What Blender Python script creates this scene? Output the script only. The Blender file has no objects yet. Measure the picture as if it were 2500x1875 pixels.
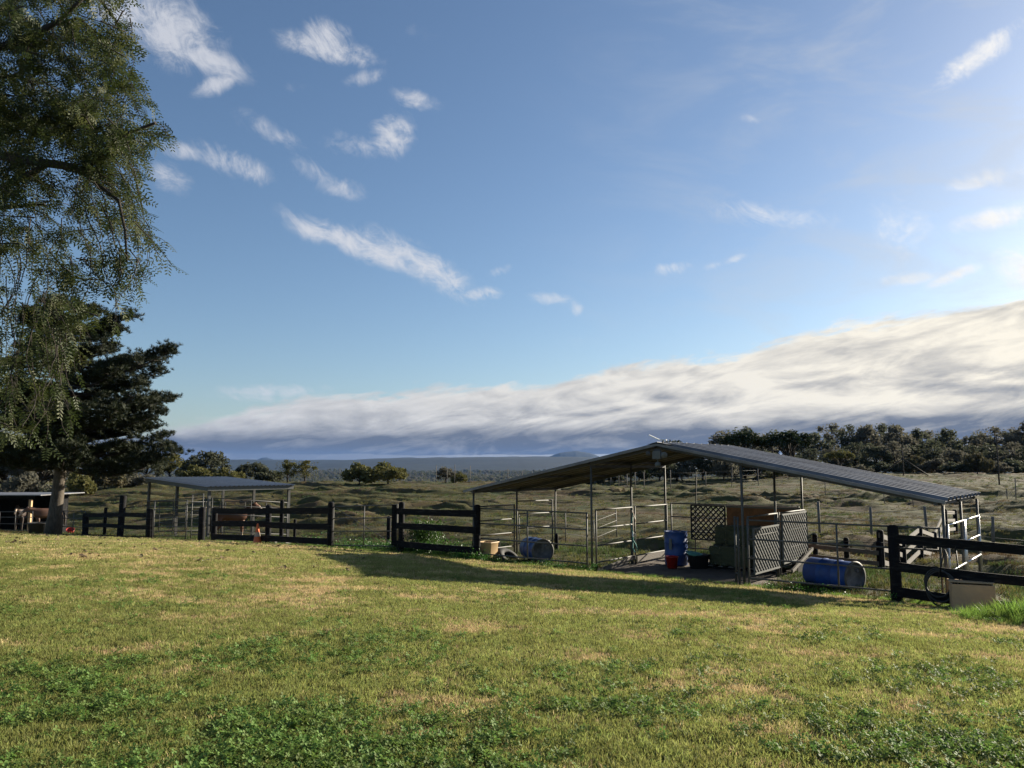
import bpy, bmesh, math, random
import numpy as np
from mathutils import Vector, Matrix, Euler
R_ = math.radians
rng = np.random.default_rng(7)
random.seed(7)
sc = bpy.context.scene
C = sc.collection

# ------------------------------------------------------------------ camera
CAMZ = 2.42; FPX = 1900.0; HORIZON = 1140.0
PITCH = math.atan((HORIZON - 937.5) / FPX)
cam = bpy.data.cameras.new('camera'); camo = bpy.data.objects.new('camera', cam); C.objects.link(camo)
cam.sensor_fit = 'HORIZONTAL'; cam.sensor_width = 36; cam.lens = 36 * FPX / 2500
cam.clip_start = .1; cam.clip_end = 40000
camo.location = (0, 0, CAMZ); camo.rotation_euler = (math.pi / 2 + PITCH, 0, 0)
sc.camera = camo
sc.cycles.max_bounces = 4; sc.cycles.diffuse_bounces = 2; sc.cycles.glossy_bounces = 2; sc.cycles.transmission_bounces = 2; sc.cycles.transparent_max_bounces = 4

# ------------------------------------------------------------------ exposure, sun, sky
sc.view_settings.view_transform = 'Standard'; sc.view_settings.look = 'None'
EXPO = 1.38
sc.view_settings.exposure = EXPO; sc.view_settings.gamma = 1; sc.view_settings.use_curve_mapping = False
SUN_AZ, SUN_EL = 56.0, 19.0
sl = bpy.data.lights.new('sun', 'SUN'); sl.energy = 5.0; sl.angle = R_(.6); sl.color = (1, .9, .73)
so = bpy.data.objects.new('sun', sl); C.objects.link(so)
sd = Vector((math.sin(R_(SUN_AZ)) * math.cos(R_(SUN_EL)), math.cos(R_(SUN_AZ)) * math.cos(R_(SUN_EL)), math.sin(R_(SUN_EL))))
so.rotation_euler = sd.to_track_quat('Z', 'Y').to_euler(); so.location = sd * 100

def ray(px, py):
    a = (px - 1250) / FPX; b = (937.5 - py) / FPX
    d = Vector((a, math.cos(PITCH) - b * math.sin(PITCH), math.sin(PITCH) + b * math.cos(PITCH)))
    return d / d.y
def azel(px, py):
    d = ray(px, py).normalized()
    return math.degrees(math.atan2(d.x, d.y)), math.degrees(math.asin(d.z))
def at(px, py, d):
    r = ray(px, py) * d
    return Vector((r.x, r.y, r.z + CAMZ))

w = bpy.data.worlds.new('World'); sc.world = w; w.use_nodes = True
w.cycles.sampling_method = 'MANUAL'; w.cycles.sample_map_resolution = 256
nt = w.node_tree; nt.nodes.clear()
def nd(tree, typ, **kw):
    n = tree.nodes.new(typ)
    for k, v in kw.items(): setattr(n, k, v)
    return n
def M(op, a, b=None, c=None, tree=None, clamp=False):
    for v in (a, b, c):
        if tree is None and hasattr(v, 'id_data'): tree = v.id_data
    n = tree.nodes.new('ShaderNodeMath'); n.operation = op; n.use_clamp = clamp
    for i, v in enumerate((a, b, c)):
        if v is None: continue
        if isinstance(v, (int, float)): n.inputs[i].default_value = v
        else: tree.links.new(v, n.inputs[i])
    return n.outputs[0]
def SMOOTH(x, lo, hi, tree=None, o0=0.0, o1=1.0):
    tree = x.id_data
    n = tree.nodes.new('ShaderNodeMapRange'); n.interpolation_type = 'SMOOTHSTEP'
    tree.links.new(x, n.inputs[0])
    for i, v in ((1, lo), (2, hi), (3, o0), (4, o1)):
        if isinstance(v, (int, float)): n.inputs[i].default_value = v
        else: tree.links.new(v, n.inputs[i])
    return n.outputs[0]
def MIXC(f, a, b, tree=nt):
    n = tree.nodes.new('ShaderNodeMix'); n.data_type = 'RGBA'
    for i, v in ((0, f), (6, a), (7, b)):
        if isinstance(v, (int, float)): n.inputs[i].default_value = v
        elif isinstance(v, tuple): n.inputs[i].default_value = (*v, 1) if len(v) == 3 else v
        else: tree.links.new(v, n.inputs[i])
    return n.outputs[2]
def NOISE(vec, scale, detail=4, rough=.55, tree=nt, dist=0.0):
    n = tree.nodes.new('ShaderNodeTexNoise'); n.inputs['Scale'].default_value = scale
    n.inputs['Detail'].default_value = detail; n.inputs['Roughness'].default_value = rough; n.inputs['Distortion'].default_value = dist
    if vec is not None: tree.links.new(vec, n.inputs['Vector'])
    return n.outputs[0]
def COMB(x, y, z, tree=nt):
    n = tree.nodes.new('ShaderNodeCombineXYZ')
    for i, v in enumerate((x, y, z)):
        if isinstance(v, (int, float)): n.inputs[i].default_value = v
        else: tree.links.new(v, n.inputs[i])
    return n.outputs[0]

SKY_STRENGTH = .05
def K(*c): return tuple(q / (SKY_STRENGTH * 2 ** EXPO) for q in c)
def build_world():
    L = nt.links.new
    tc = nd(nt, 'ShaderNodeTexCoord'); sp = nd(nt, 'ShaderNodeSeparateXYZ'); L(tc.outputs['Generated'], sp.inputs[0])
    az = M('MULTIPLY', M('ARCTAN2', sp.outputs[0], sp.outputs[1]), 57.29578)
    el = M('MULTIPLY', M('ARCSINE', sp.outputs[2]), 57.29578)
    P = COMB(az, el, 1.0)
    sky = nd(nt, 'ShaderNodeTexSky', sky_type='NISHITA'); sky.sun_disc = False
    sky.sun_elevation = R_(SUN_EL); sky.sun_rotation = R_(SUN_AZ)
    sky.altitude = 200; sky.air_density = 1.0; sky.dust_density = .8; sky.ozone_density = 3.0
    # --- scattered fair-weather clouds: soft ellipses broken up by noise
    blobs = [  # px, py, rx, ry, rotation (deg, image), strength
        (410, 70, 150, 85, 35, 1.0), (500, 140, 120, 38, 25, .95), (330, 30, 110, 70, 20, .9), (530, 205, 62, 26, -25, .9),
        (800, 95, 60, 50, 20, .95), (800, 120, 125, 34, 12, .9), (890, 190, 62, 22, -15, .6), (1015, 242, 62, 24, 15, .75),
        (640, 312, 78, 30, 28, .62), (690, 335, 66, 22, 25, .6), (450, 370, 60, 22, 12, .7), (575, 400, 110, 34, 22, .8), (415, 440, 62, 38, 25, .75),
        (850, 355, 90, 30, 12, .62), (960, 330, 52, 52, 60, .95), (950, 298, 50, 18, 0, .6), (780, 425, 88, 30, 28, .55), (830, 460, 70, 30, 15, .6),
        (765, 562, 70, 28, 22, .9), (880, 602, 190, 30, 22, .95), (1040, 650, 170, 40, 32, .85), (950, 610, 120, 30, 30, .7), (1165, 718, 62, 20, -4, .8),
        (1222, 660, 40, 15, -18, .6), (1350, 730, 62, 18, 4, .8), (1405, 750, 22, 18, 50, .7), (1640, 655, 50, 18, -8, .7), (1740, 648, 34, 12, -18, .55),
        (1795, 632, 30, 11, -18, .7), (2225, 680, 75, 18, -6, .9), (2325, 675, 78, 16, -22, .95), (1890, 530, 190, 34, 6, .6),
        (2200, 560, 110, 100, 90, .5), (2370, 150, 150, 34, -33, .75), (2420, 110, 110, 26, -36, .7), (1830, 290, 34, 14, 10, .5), (2440, 530, 130, 26, -12, .9),
        (2500, 660, 90, 50, 30, .9), (2400, 440, 130, 28, -14, .6), (660, 955, 150, 20, -1, .7), (620, 970, 100, 16, 3, .6),
        (1395, 830, 70, 36, 25, .3), (720, 212, 40, 22, 0, .4), (1030, 80, 50, 26, 10, .35)]
    acc = None
    for (x, y, rx, ry, rot, s) in blobs:
        a0, e0 = azel(x, y); c, si = math.cos(R_(rot)), math.sin(R_(rot))
        a1, e1 = azel(x + rx * c, y + rx * si); a2, e2 = azel(x - ry * si, y + ry * c)
        m = np.linalg.inv(np.array([[a1 - a0, a2 - a0], [e1 - e0, e2 - e0]]))
        o = []
        for row in m:
            n = nd(nt, 'ShaderNodeVectorMath', operation='DOT_PRODUCT'); L(P, n.inputs[0])
            n.inputs[1].default_value = (row[0], row[1], -row[0] * a0 - row[1] * e0); o.append(n.outputs['Value'])
        ln = nd(nt, 'ShaderNodeVectorMath', operation='LENGTH'); L(COMB(o[0], o[1], 0.0), ln.inputs[0])
        f = SMOOTH(ln.outputs['Value'], 0.1, 1.8, o0=s, o1=0.0)
        acc = f if acc is None else M('MAXIMUM', acc, f)
    nv = COMB(M('SUBTRACT', M('MULTIPLY', az, .88), M('MULTIPLY', el, .47)), M('MULTIPLY', M('ADD', M('MULTIPLY', az, .47), M('MULTIPLY', el, .88)), 1.4), 3.0)
    n1 = NOISE(nv, .3, 9, .68, dist=1.6); n2 = NOISE(nv, 1.3, 7, .7, dist=.8)
    nn = M('ADD', M('MULTIPLY', M('SUBTRACT', n1, .5), 2.3), M('MULTIPLY', M('SUBTRACT', n2, .5), .65))
    cm = SMOOTH(M('ADD', M('MULTIPLY', acc, 1.28), M('MULTIPLY', nn, M('ADD', .28, M('MULTIPLY', acc, 1.0)))), .32, 1.6)
    cm = M('MULTIPLY', cm, .84)
    # thin cirrus veil
    nv2 = COMB(M('ADD', az, M('MULTIPLY', el, .8)), M('MULTIPLY', el, 3.0), 9.0)
    n3 = NOISE(nv2, .085, 6, .62, dist=.5)
    veil = M('MULTIPLY', SMOOTH(n3, .42, .78), M('MULTIPLY', SMOOTH(az, -2, 36), .62))
    # --- the stratus bank above the horizon
    top = [(-180, 2.2), (-120, 1.8), (-60, 2.2), (-35, 2.8)] + [azel(*p) for p in ((300, 1052), (430, 1028), (900, 956), (1300, 930), (1500, 893), (1800, 855), (2000, 800), (2200, 765), (2500, 722))] + [(48, 14), (75, 11), (110, 7), (180, 2.2)]
    fc = nd(nt, 'ShaderNodeFloatCurve'); cu = fc.mapping.curves[0]
    pts = [((a + 180) / 360, e / 20) for a, e in top]
    cu.points[0].location = pts[0]; cu.points[1].location = pts[-1]
    for p in pts[1:-1]: cu.points.new(*p)
    fc.mapping.update()
    L(M('DIVIDE', M('ADD', az, 180), 360), fc.inputs['Value'])
    eltop = M('MULTIPLY', fc.outputs[0], 20)
    sv = COMB(M('SUBTRACT', az, M('MULTIPLY', el, 1.2)), M('SUBTRACT', M('MULTIPLY', el, 3.1), M('MULTIPLY', az, .12)), 1.0)
    e1 = NOISE(sv, .22, 6, .6, dist=.4); e2 = NOISE(sv, .1, 6, .58, dist=.9); e3 = NOISE(sv, .5, 5, .6, dist=.4)
    edge = M('ADD', M('MULTIPLY', M('SUBTRACT', e1, .5), 2.6), M('MULTIPLY', M('SUBTRACT', e3, .5), 2.0))
    bank = SMOOTH(M('ADD', M('SUBTRACT', eltop, el), M('MULTIPLY', edge, SMOOTH(eltop, 1.0, 6.0, o0=.35, o1=1.0))), -.15, .8)
    # inside: bright tops, grey base, a bright slit on the horizon
    frac = M('DIVIDE', el, eltop)
    base_h = SMOOTH(M('ADD', el, M('MULTIPLY', M('SUBTRACT', e2, .5), 2.6)), SMOOTH(az, -25, 40, o0=1.75, o1=2.6), SMOOTH(az, -25, 40, o0=2.9, o1=4.4))
    ripple = SMOOTH(M('ADD', M('MULTIPLY', e2, .7), M('MULTIPLY', e1, .45)), .46, .68)
    sv2 = nd(nt, 'ShaderNodeVectorMath', operation='ADD'); L(sv, sv2.inputs[0]); sv2.inputs[1].default_value = (.35, 1.3, 0)
    ra = NOISE(sv, .2, 8, .6, dist=.5); rb = NOISE(sv2.outputs[0], .2, 8, .6, dist=.5)
    relief = M('MULTIPLY', M('SUBTRACT', ra, rb), SMOOTH(eltop, 2.0, 7.0, o0=.7, o1=1.5))
    lit = M('MULTIPLY', base_h, M('SUBTRACT', 1.0, M('MULTIPLY', ripple, SMOOTH(frac, .45, 1.0, o0=.6, o1=.15))))
    lit = M('ADD', M('MULTIPLY', lit, .95), relief, clamp=True)
    grey = MIXC(SMOOTH(el, .8, 5.0), K(.098, .108, .142), K(.25, .27, .31))
    # sun-facing warmth grows towards the sun's bearing
    white = MIXC(SMOOTH(az, -25, 45), K(.68, .68, .68), K(1.08, 1.0, .84))
    bankc = MIXC(lit, grey, white)
    slit = M('MULTIPLY', SMOOTH(M('ADD', el, M('MULTIPLY', M('SUBTRACT', e1, .5), .5)), .95, .86), SMOOTH(az, -22, 8, o0=.1, o1=1.0))
    bankc = MIXC(slit, bankc, K(.42, .42, .42))
    mul = nd(nt, 'ShaderNodeVectorMath', operation='SCALE'); L(sky.outputs[0], mul.inputs[0]); mul.inputs['Scale'].default_value = 1.0
    c0 = mul.outputs[0]
    cloudc = MIXC(SMOOTH(az, -30, 45), K(.66, .68, .74), K(1.1, 1.05, .97))
    c1 = MIXC(cm, c0, cloudc)
    c1 = MIXC(veil, c1, K(.62, .65, .69))
    c2 = MIXC(bank, c1, bankc)
    c3 = MIXC(SMOOTH(el, -.6, -.2, o0=1.0, o1=0.0), c2, K(.12, .15, .18))
    bg = nd(nt, 'ShaderNodeBackground'); L(c3, bg.inputs[0]); bg.inputs[1].default_value = SKY_STRENGTH
    out = nd(nt, 'ShaderNodeOutputWorld'); L(bg.outputs[0], out.inputs[0])
build_world()

# ------------------------------------------------------------------ materials
MATS = {}
def mat(name, col, rough=.7, metal=0.0, var=0.0, vscale=6.0, col2=None, bump=0.0, bscale=40.0, stretch=None, spec=.5, coords='Object', transl=0.0, rnd=0.0, mid=.5, wid=.18):
    if name in MATS: return MATS[name]
    m = bpy.data.materials.new(name); m.use_nodes = True; t = m.node_tree; L = t.links.new
    b = t.nodes['Principled BSDF']; b.inputs['Roughness'].default_value = rough; b.inputs['Metallic'].default_value = metal
    b.inputs['Specular IOR Level'].default_value = spec
    tc = t.nodes.new('ShaderNodeTexCoord'); vec = tc.outputs[coords]
    if coords == 'World':
        pass
    if stretch:
        mp = t.nodes.new('ShaderNodeMapping'); mp.inputs['Scale'].default_value = stretch; L(vec, mp.inputs[0]); vec = mp.outputs[0]
    c = None
    if col2 is not None:
        n = NOISE(vec, vscale, 6, .62, tree=t, dist=.3)
        c = MIXC(SMOOTH(n, mid - wid, mid + wid, tree=t), tuple(col), tuple(col2), tree=t)
    else:
        cn = t.nodes.new('ShaderNodeRGB'); cn.outputs[0].default_value = (*col, 1); c = cn.outputs[0]
    if var:
        n = NOISE(vec, vscale * 3.1, 4, .6, tree=t)
        h = t.nodes.new('ShaderNodeHueSaturation'); L(c, h.inputs['Color'])
        L(M('ADD', 1 - var, M('MULTIPLY', n, 2 * var), tree=t), h.inputs['Value']); c = h.outputs[0]
    if rnd:
        oi = t.nodes.new('ShaderNodeObjectInfo'); h = t.nodes.new('ShaderNodeHueSaturation'); L(c, h.inputs['Color'])
        L(M('ADD', 1 - rnd, M('MULTIPLY', oi.outputs['Random'], 2 * rnd), tree=t), h.inputs['Value'])
        L(M('ADD', .5 - rnd * .06, M('MULTIPLY', oi.outputs['Random'], rnd * .12), tree=t), h.inputs['Hue']); c = h.outputs[0]
    L(c, b.inputs['Base Color'])
    if bump:
        n = NOISE(vec, bscale, 5, .6, tree=t); bp = t.nodes.new('ShaderNodeBump'); bp.inputs['Strength'].default_value = bump; bp.inputs['Distance'].default_value = .02
        L(n, bp.inputs['Height']); L(bp.outputs[0], b.inputs['Normal'])
    if transl:
        tr = t.nodes.new('ShaderNodeBsdfTranslucent'); L(c, tr.inputs[0]); mx = t.nodes.new('ShaderNodeMixShader'); mx.inputs[0].default_value = transl
        out = t.nodes['Material Output']; L(b.outputs[0], mx.inputs[1]); L(tr.outputs[0], mx.inputs[2]); L(mx.outputs[0], out.inputs[0])
    MATS[name] = m
    return m
mat('galv', (.1, .1, .095), .62, .2, var=.3, vscale=5, col2=(.065, .062, .055))
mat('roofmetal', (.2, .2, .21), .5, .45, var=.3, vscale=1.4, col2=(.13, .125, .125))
mat('roofblue', (.15, .17, .215), .5, .4, var=.12, vscale=1.5, col2=(.17, .2, .25))
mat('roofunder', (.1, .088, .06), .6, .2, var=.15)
mat('steel', (.07, .07, .07), .6, .4, var=.2)
mat('blackwood', (.006, .006, .007), .8, 0, var=.35, vscale=3, stretch=(1, 1, 6), bump=.25, bscale=30, col2=(.026, .024, .022), spec=.15, mid=.6, wid=.1)
mat('greywood', (.14, .125, .105), .85, 0, var=.3, vscale=4, col2=(.13, .115, .1), bump=.3)
mat('rawwood', (.5, .32, .17), .8, 0, var=.12, vscale=3, col2=(.4, .27, .15), bump=.1)
mat('ply', (.24, .1, .035), .8, 0, var=.2, vscale=5, col2=(.13, .055, .02))
mat('bluedrum', (.014, .06, .24), .5, 0, var=.3, vscale=4, col2=(.02, .05, .15), mid=.58)
mat('bluedrumdirty', (.014, .06, .21), .5, 0, var=.3, vscale=5, col2=(.025, .05, .12))
mat('drumend', (.14, .15, .17), .6, .2, var=.4, vscale=4, col2=(.05, .055, .07))
mat('redplastic', (.36, .018, .012), .45)
mat('tanplastic', (.52, .36, .19), .55, 0, var=.15, vscale=4)
mat('orange', (.62, .13, .03), .55, var=.2)
mat('white', (.75, .75, .73), .5)
mat('rubber', (.015, .015, .016), .8, var=.3)
mat('latblack', (.012, .013, .014), .8)
mat('latgrey', (.12, .125, .12), .8, var=.2)
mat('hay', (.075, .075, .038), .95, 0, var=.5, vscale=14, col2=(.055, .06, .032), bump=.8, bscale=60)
mat('straw', (.4, .3, .14), .9)
mat('rope', (.1, .3, .27), .8)
mat('cable', (.02, .02, .02), .6)
mat('bark', (.1, .075, .055), .95, 0, var=.4, vscale=5, col2=(.2, .17, .13), bump=.9, bscale=12, stretch=(3, 3, .7))
mat('barklight', (.05, .04, .03), .95, 0, var=.4, vscale=5, col2=(.11, .092, .07), bump=.9, bscale=12, stretch=(3, 3, .7))
mat('barkdark', (.035, .028, .022), .95, 0, var=.3, vscale=5, bump=.6)
mat('horsebay', (.13, .05, .02), .6, 0, var=.12)
mat('horsebuck', (.32, .2, .09), .6, 0, var=.12)
mat('horsedark', (.03, .017, .012), .6, 0, var=.12)
mat('horsechest', (.085, .038, .02), .6, 0, var=.12)
mat('mane', (.02, .014, .01), .8)
mat('palehair', (.34, .26, .2), .7)
mat('dirt', (.1, .075, .055), .95, 0, var=.3, vscale=2.5, col2=(.06, .045, .033), bump=.8, bscale=14)
mat('stone', (.35, .33, .3), .9, var=.2)

# ------------------------------------------------------------------ mesh helpers
ORG = {}
class MB:
    def __init__(s): s.v = []; s.f = []; s.mi = []; s.sm = []
    def add(s, vs, fs, mi=0, smooth=False):
        o = len(s.v); s.v += [tuple(v) for v in vs]
        for f in fs: s.f.append(tuple(i + o for i in f)); s.mi.append(mi); s.sm.append(smooth)
        return s
    def box(s, c, size, rz=0.0, mat3=None, mi=0):
        hx, hy, hz = (q / 2 for q in size)
        vs = [Vector((x, y, z)) for z in (-hz, hz) for y in (-hy, hy) for x in (-hx, hx)]
        m = mat3 if mat3 is not None else Matrix.Rotation(rz, 3, 'Z')
        vs = [m @ v + Vector(c) for v in vs]
        return s.add(vs, [(0, 2, 3, 1), (4, 5, 7, 6), (0, 1, 5, 4), (2, 6, 7, 3), (0, 4, 6, 2), (1, 3, 7, 5)], mi)
    def beam(s, a, b, w, h, mi=0, up=(0, 0, 1)):
        a, b = Vector(a), Vector(b); d = b - a; L = d.length; x = d.normalized(); y = Vector(up).cross(x)
        y = y.normalized() if y.length > 1e-5 else Vector((0, 1, 0)); z = x.cross(y)
        m = Matrix((x, y, z)).transposed()
        return s.box((a + b) / 2, (L, w, h), mat3=m, mi=mi)
    def tube(s, pts, r, n=8, mi=0, caps=True):
        pts = [Vector(p) for p in pts]; rs = r if isinstance(r, (list, tuple)) else [r] * len(pts)
        vs = []; fs = []; ref = Vector((.31, .2, .93))
        for i, p in enumerate(pts):
            d = (pts[min(i + 1, len(pts) - 1)] - pts[max(i - 1, 0)]).normalized()
            x = d.cross(ref);
            if x.length < .05: x = d.cross(Vector((1, 0, 0)))
            x.normalize(); y = d.cross(x)
            for k in range(n):
                t = 2 * math.pi * k / n; vs.append(p + (x * math.cos(t) + y * math.sin(t)) * rs[i])
        for i in range(len(pts) - 1):
            for k in range(n):
                fs.append((i * n + k, i * n + (k + 1) % n, (i + 1) * n + (k + 1) % n, (i + 1) * n + k))
        s.add(vs, fs, mi, True)
        if caps:
            o = len(s.v) - len(vs)
            s.f.append(tuple(o + k for k in range(n - 1, -1, -1))); s.mi.append(mi); s.sm.append(False)
            e = o + (len(pts) - 1) * n; s.f.append(tuple(e + k for k in range(n))); s.mi.append(mi); s.sm.append(False)
        return s
    def lathe(s, c, prof, n=20, axis=None, mi=0):
        c = Vector(c); ax = Vector(axis or (0, 0, 1)).normalized(); q = ax.to_track_quat('Z', 'Y').to_matrix()
        vs = [c + q @ Vector((r * math.cos(2 * math.pi * k / n), r * math.sin(2 * math.pi * k / n), z)) for r, z in prof for k in range(n)]
        fs = [(i * n + k, i * n + (k + 1) % n, (i + 1) * n + (k + 1) % n, (i + 1) * n + k) for i in range(len(prof) - 1) for k in range(n)]
        return s.add(vs, fs, mi, True)
    def build(s, name, m, parent=None, origin=None):
        me = bpy.data.meshes.new(name)
        org = Vector(ORG.get(parent.name, (0, 0, 0))) if parent else Vector(origin or (0, 0, 0))
        me.from_pydata([(x - org.x, y - org.y, z - org.z) for x, y, z in s.v], [], s.f)
        ms = m if isinstance(m, (list, tuple)) else [m]
        for q in ms: me.materials.append(MATS[q] if isinstance(q, str) else q)
        me.polygons.foreach_set('material_index', s.mi); me.polygons.foreach_set('use_smooth', s.sm)
        me.update()
        o = bpy.data.objects.new(name, me); C.objects.link(o)
        if parent: o.parent = parent
        else: o.location = org
        ORG[o.name] = tuple(org)
        return o
def tag(o, label=None, cat=None, group=None, kind=None):
    if label: o['label'] = label
    if cat: o['category'] = cat
    if group: o['group'] = group
    if kind: o['kind'] = kind
    return o
def thing(name, loc, label, cat, group=None):
    o = bpy.data.objects.new(name, None); C.objects.link(o); o.location = loc; o.empty_display_size = .2
    ORG[o.name] = tuple(loc)
    return tag(o, label, cat, group)
def grid_obj(name, X, Y, Z, m, mask=None, attrs=None):
    ny, nx = X.shape
    v = np.stack([X, Y, Z], -1).reshape(-1, 3)
    idx = np.arange(nx * ny).reshape(ny, nx)
    f = np.stack([idx[:-1, :-1], idx[:-1, 1:], idx[1:, 1:], idx[1:, :-1]], -1).reshape(-1, 4)
    if mask is not None: f = f[mask[:-1, :-1].reshape(-1)]
    me = bpy.data.meshes.new(name); me.vertices.add(len(v)); me.vertices.foreach_set('co', v.astype(np.float32).ravel())
    me.loops.add(len(f) * 4); me.loops.foreach_set('vertex_index', f.astype(np.int32).ravel())
    me.polygons.add(len(f)); me.polygons.foreach_set('loop_start', np.arange(0, len(f) * 4, 4, dtype=np.int32))
    me.polygons.foreach_set('use_smooth', np.ones(len(f), bool))
    me.update(calc_edges=True); me.validate()
    for k, a in (attrs or {}).items():
        at_ = me.attributes.new(k, 'FLOAT', 'POINT'); at_.data.foreach_set('value', a.astype(np.float32).ravel())
    me.materials.append(m)
    o = bpy.data.objects.new(name, me); C.objects.link(o); return o

# numpy gradient noise
_perm = rng.permutation(256); _g = rng.uniform(0, 2 * np.pi, 256)
def perlin(x, y):
    x = np.asarray(x, float); y = np.asarray(y, float)
    xi = np.floor(x).astype(int); yi = np.floor(y).astype(int); xf = x - xi; yf = y - yi
    def g(ix, iy, dx, dy):
        a = _g[_perm[(_perm[ix & 255] + iy) & 255]]; return np.cos(a) * dx + np.sin(a) * dy
    u = xf ** 3 * (xf * (xf * 6 - 15) + 10); v = yf ** 3 * (yf * (yf * 6 - 15) + 10)
    a = g(xi, yi, xf, yf) * (1 - u) + g(xi + 1, yi, xf - 1, yf) * u
    b = g(xi, yi + 1, xf, yf - 1) * (1 - u) + g(xi + 1, yi + 1, xf - 1, yf - 1) * u
    return (a * (1 - v) + b * v) * 1.5
def fbm(x, y, o=4, g=.5):
    s = 0; a = 1; t = 0
    for i in range(o):
        s = s + a * perlin(x * 2 ** i + 17.3 * i, y * 2 ** i - 9.1 * i); t += a; a *= g
    return s / t
def sstep(x, a, b):
    t = np.clip((np.asarray(x, float) - a) / (b - a), 0, 1); return t * t * (3 - 2 * t)

# ------------------------------------------------------------------ the lie of the land
UX, UY = .783, -.622; VX, VY = .622, .783
LF = Vector((-1.0, 20.6, 0)); V0 = 15.5; U0 = UX * LF.x + UY * LF.y; BW = 10.92; BD = 3.66
U3 = Vector((UX, UY, 0)); V3 = Vector((VX, VY, 0))
def BP(u, v, h=0.0):  # barn coordinates
    return LF + U3 * u + V3 * v + Vector((0, 0, h))
def uv_of(x, y): return UX * x + UY * y, VX * x + VY * y
def G0(x, y):
    x = np.asarray(x, float); y = np.asarray(y, float)
    u, v = uv_of(x, y); s = V0 - v; wv = np.maximum(-s, 0)
    base = -.037 * np.log1p(np.exp(np.clip((-19 - u) / 2.0, -30, 30))) * 2.0
    base = np.maximum(base, -1.2)
    lawn = np.where(s > 0, 1.3 * (1 - np.exp(-np.maximum(s, 0) / 11)), 0)
    inb = sstep(u, U0 - 1.0, U0 + .2) * (1 - sstep(u, U0 + BW, U0 + BW + 1.2))
    drop = -.58 * (inb * sstep(wv, 3.8, 8.5) + (1 - inb) * sstep(wv, .4, 6))
    z = base * (1 - sstep(wv, 0, 25)) + lawn + drop
    d = y
    rise = .85 * sstep(d, 30, 92) + .95 * sstep(x, 8, 46) * sstep(d, 34, 100) + .25 * sstep(-x, 20, 50) * sstep(d, 50, 90)
    z = z + rise * (s < 0) * sstep(wv, 4, 14)
    right = sstep(x / np.maximum(d, 1), .16, .32)
    fall = -(1 - right) * 32 * sstep(d, 93, 420) - right * 32 * sstep(d, 190, 520) - right * .6 * sstep(d, 100, 175)
    return z + fall * (s < 0)
def bank_h(x, y):
    return .14 * np.exp(-(((x - 7.9) / 1.4) ** 2 + ((y - 11.0) / .9) ** 2))
def lawn_h(x, y):
    x = np.asarray(x, float); y = np.asarray(y, float)
    return G0(x, y) + .025 * fbm(x * .35, y * .35, 3) + .012 * fbm(x * 1.7, y * 1.7, 2) + bank_h(x, y)
def past_h(x, y):
    x = np.asarray(x, float); y = np.asarray(y, float); u, v = uv_of(x, y)
    wx = x + 1.2 * fbm(x * .15, y * .15, 2); wy = y + 1.2 * fbm(x * .15 + 40, y * .15, 2)
    m = fbm(wx * .2, wy * .52, 4, .5); ridge = 1 - np.abs(fbm(wx * .13 + 9, wy * .45 + 3, 3)) * 2.2
    amp = (.4 + 1.0 * sstep(fbm(x * .045, y * .06, 2), -.3, .35)) * sstep(v, V0 + 3.5, V0 + 12) * (1 - .35 * sstep(y, 65, 95))
    inb = sstep(u, U0 - 1.5, U0 - .3) * (1 - sstep(u, U0 + BW, U0 + BW + 1.5)) * (1 - sstep(v, V0 + 4.5, V0 + 9))
    return G0(x, y) + (amp * (.62 * m + .5 * np.maximum(ridge - .3, 0)) + .05 * fbm(x * 1.3, y * 1.3, 3) * sstep(v, V0, V0 + 2)) * (1 - inb)
def gz(x, y):
    return float(lawn_h(x, y)) if VX * x + VY * y < V0 else float(past_h(x, y))
def on(px, d):  # ground point below image column px at depth d
    r = ray(px, HORIZON) * d
    return Vector((r.x, r.y, gz(r.x, r.y)))
def line_pt(px, s=0.0):  # point of the fence line (offset s towards the lawn) seen at image column px
    a = (px - 1250) / FPX / math.cos(PITCH); t = (V0 - s) / (VX * a + VY)
    return Vector((a * t, t, gz(a * t, t)))

def ground_mat(name, layers, bump=.5, bscale=30):
    m = bpy.data.materials.new(name); m.use_nodes = True; t = m.node_tree; L = t.links.new; b = t.nodes['Principled BSDF']
    b.inputs['Roughness'].default_value = .95; b.inputs['Specular IOR Level'].default_value = .15
    tc = t.nodes.new('ShaderNodeTexCoord'); vec = tc.outputs['Object']
    c = layers[0]
    for col, sca, lo, hi, attr in layers[1:]:
        if attr:
            an = t.nodes.new('ShaderNodeAttribute'); an.attribute_name = attr
            f = M('ADD', an.outputs['Fac'], M('MULTIPLY', M('SUBTRACT', NOISE(vec, sca, 5, .65, tree=t), .5), .6, tree=t), tree=t)
        else: f = NOISE(vec, sca, 6, .65, tree=t, dist=.4)
        c = MIXC(SMOOTH(f, lo, hi, tree=t), c, col, tree=t)
    L(c, b.inputs['Base Color'])
    bp = t.nodes.new('ShaderNodeBump'); bp.inputs['Strength'].default_value = bump; bp.inputs['Distance'].default_value = .03
    L(NOISE(vec, bscale, 6, .7, tree=t), bp.inputs['Height']); L(bp.outputs[0], b.inputs['Normal'])
    MATS[name] = m; return m

def dryness(x, y):
    a = .45 * fbm(x * .22 + 3.1, y * .22 + 7.7, 3, .5) + .95 * fbm(x * .9, y * 1.25 + 5, 4, .6)
    far = sstep(y, 6, 14) * .1 + sstep(x, 2, 8) * .16 * sstep(y, 6, 11) - sstep(8 - y, 0, 4) * .1 - .02 - sstep(-x, 3, 9) * sstep(14 - y, 0, 6) * .12
    return np.clip(.5 + .62 * a + far, 0, 1)

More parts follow.
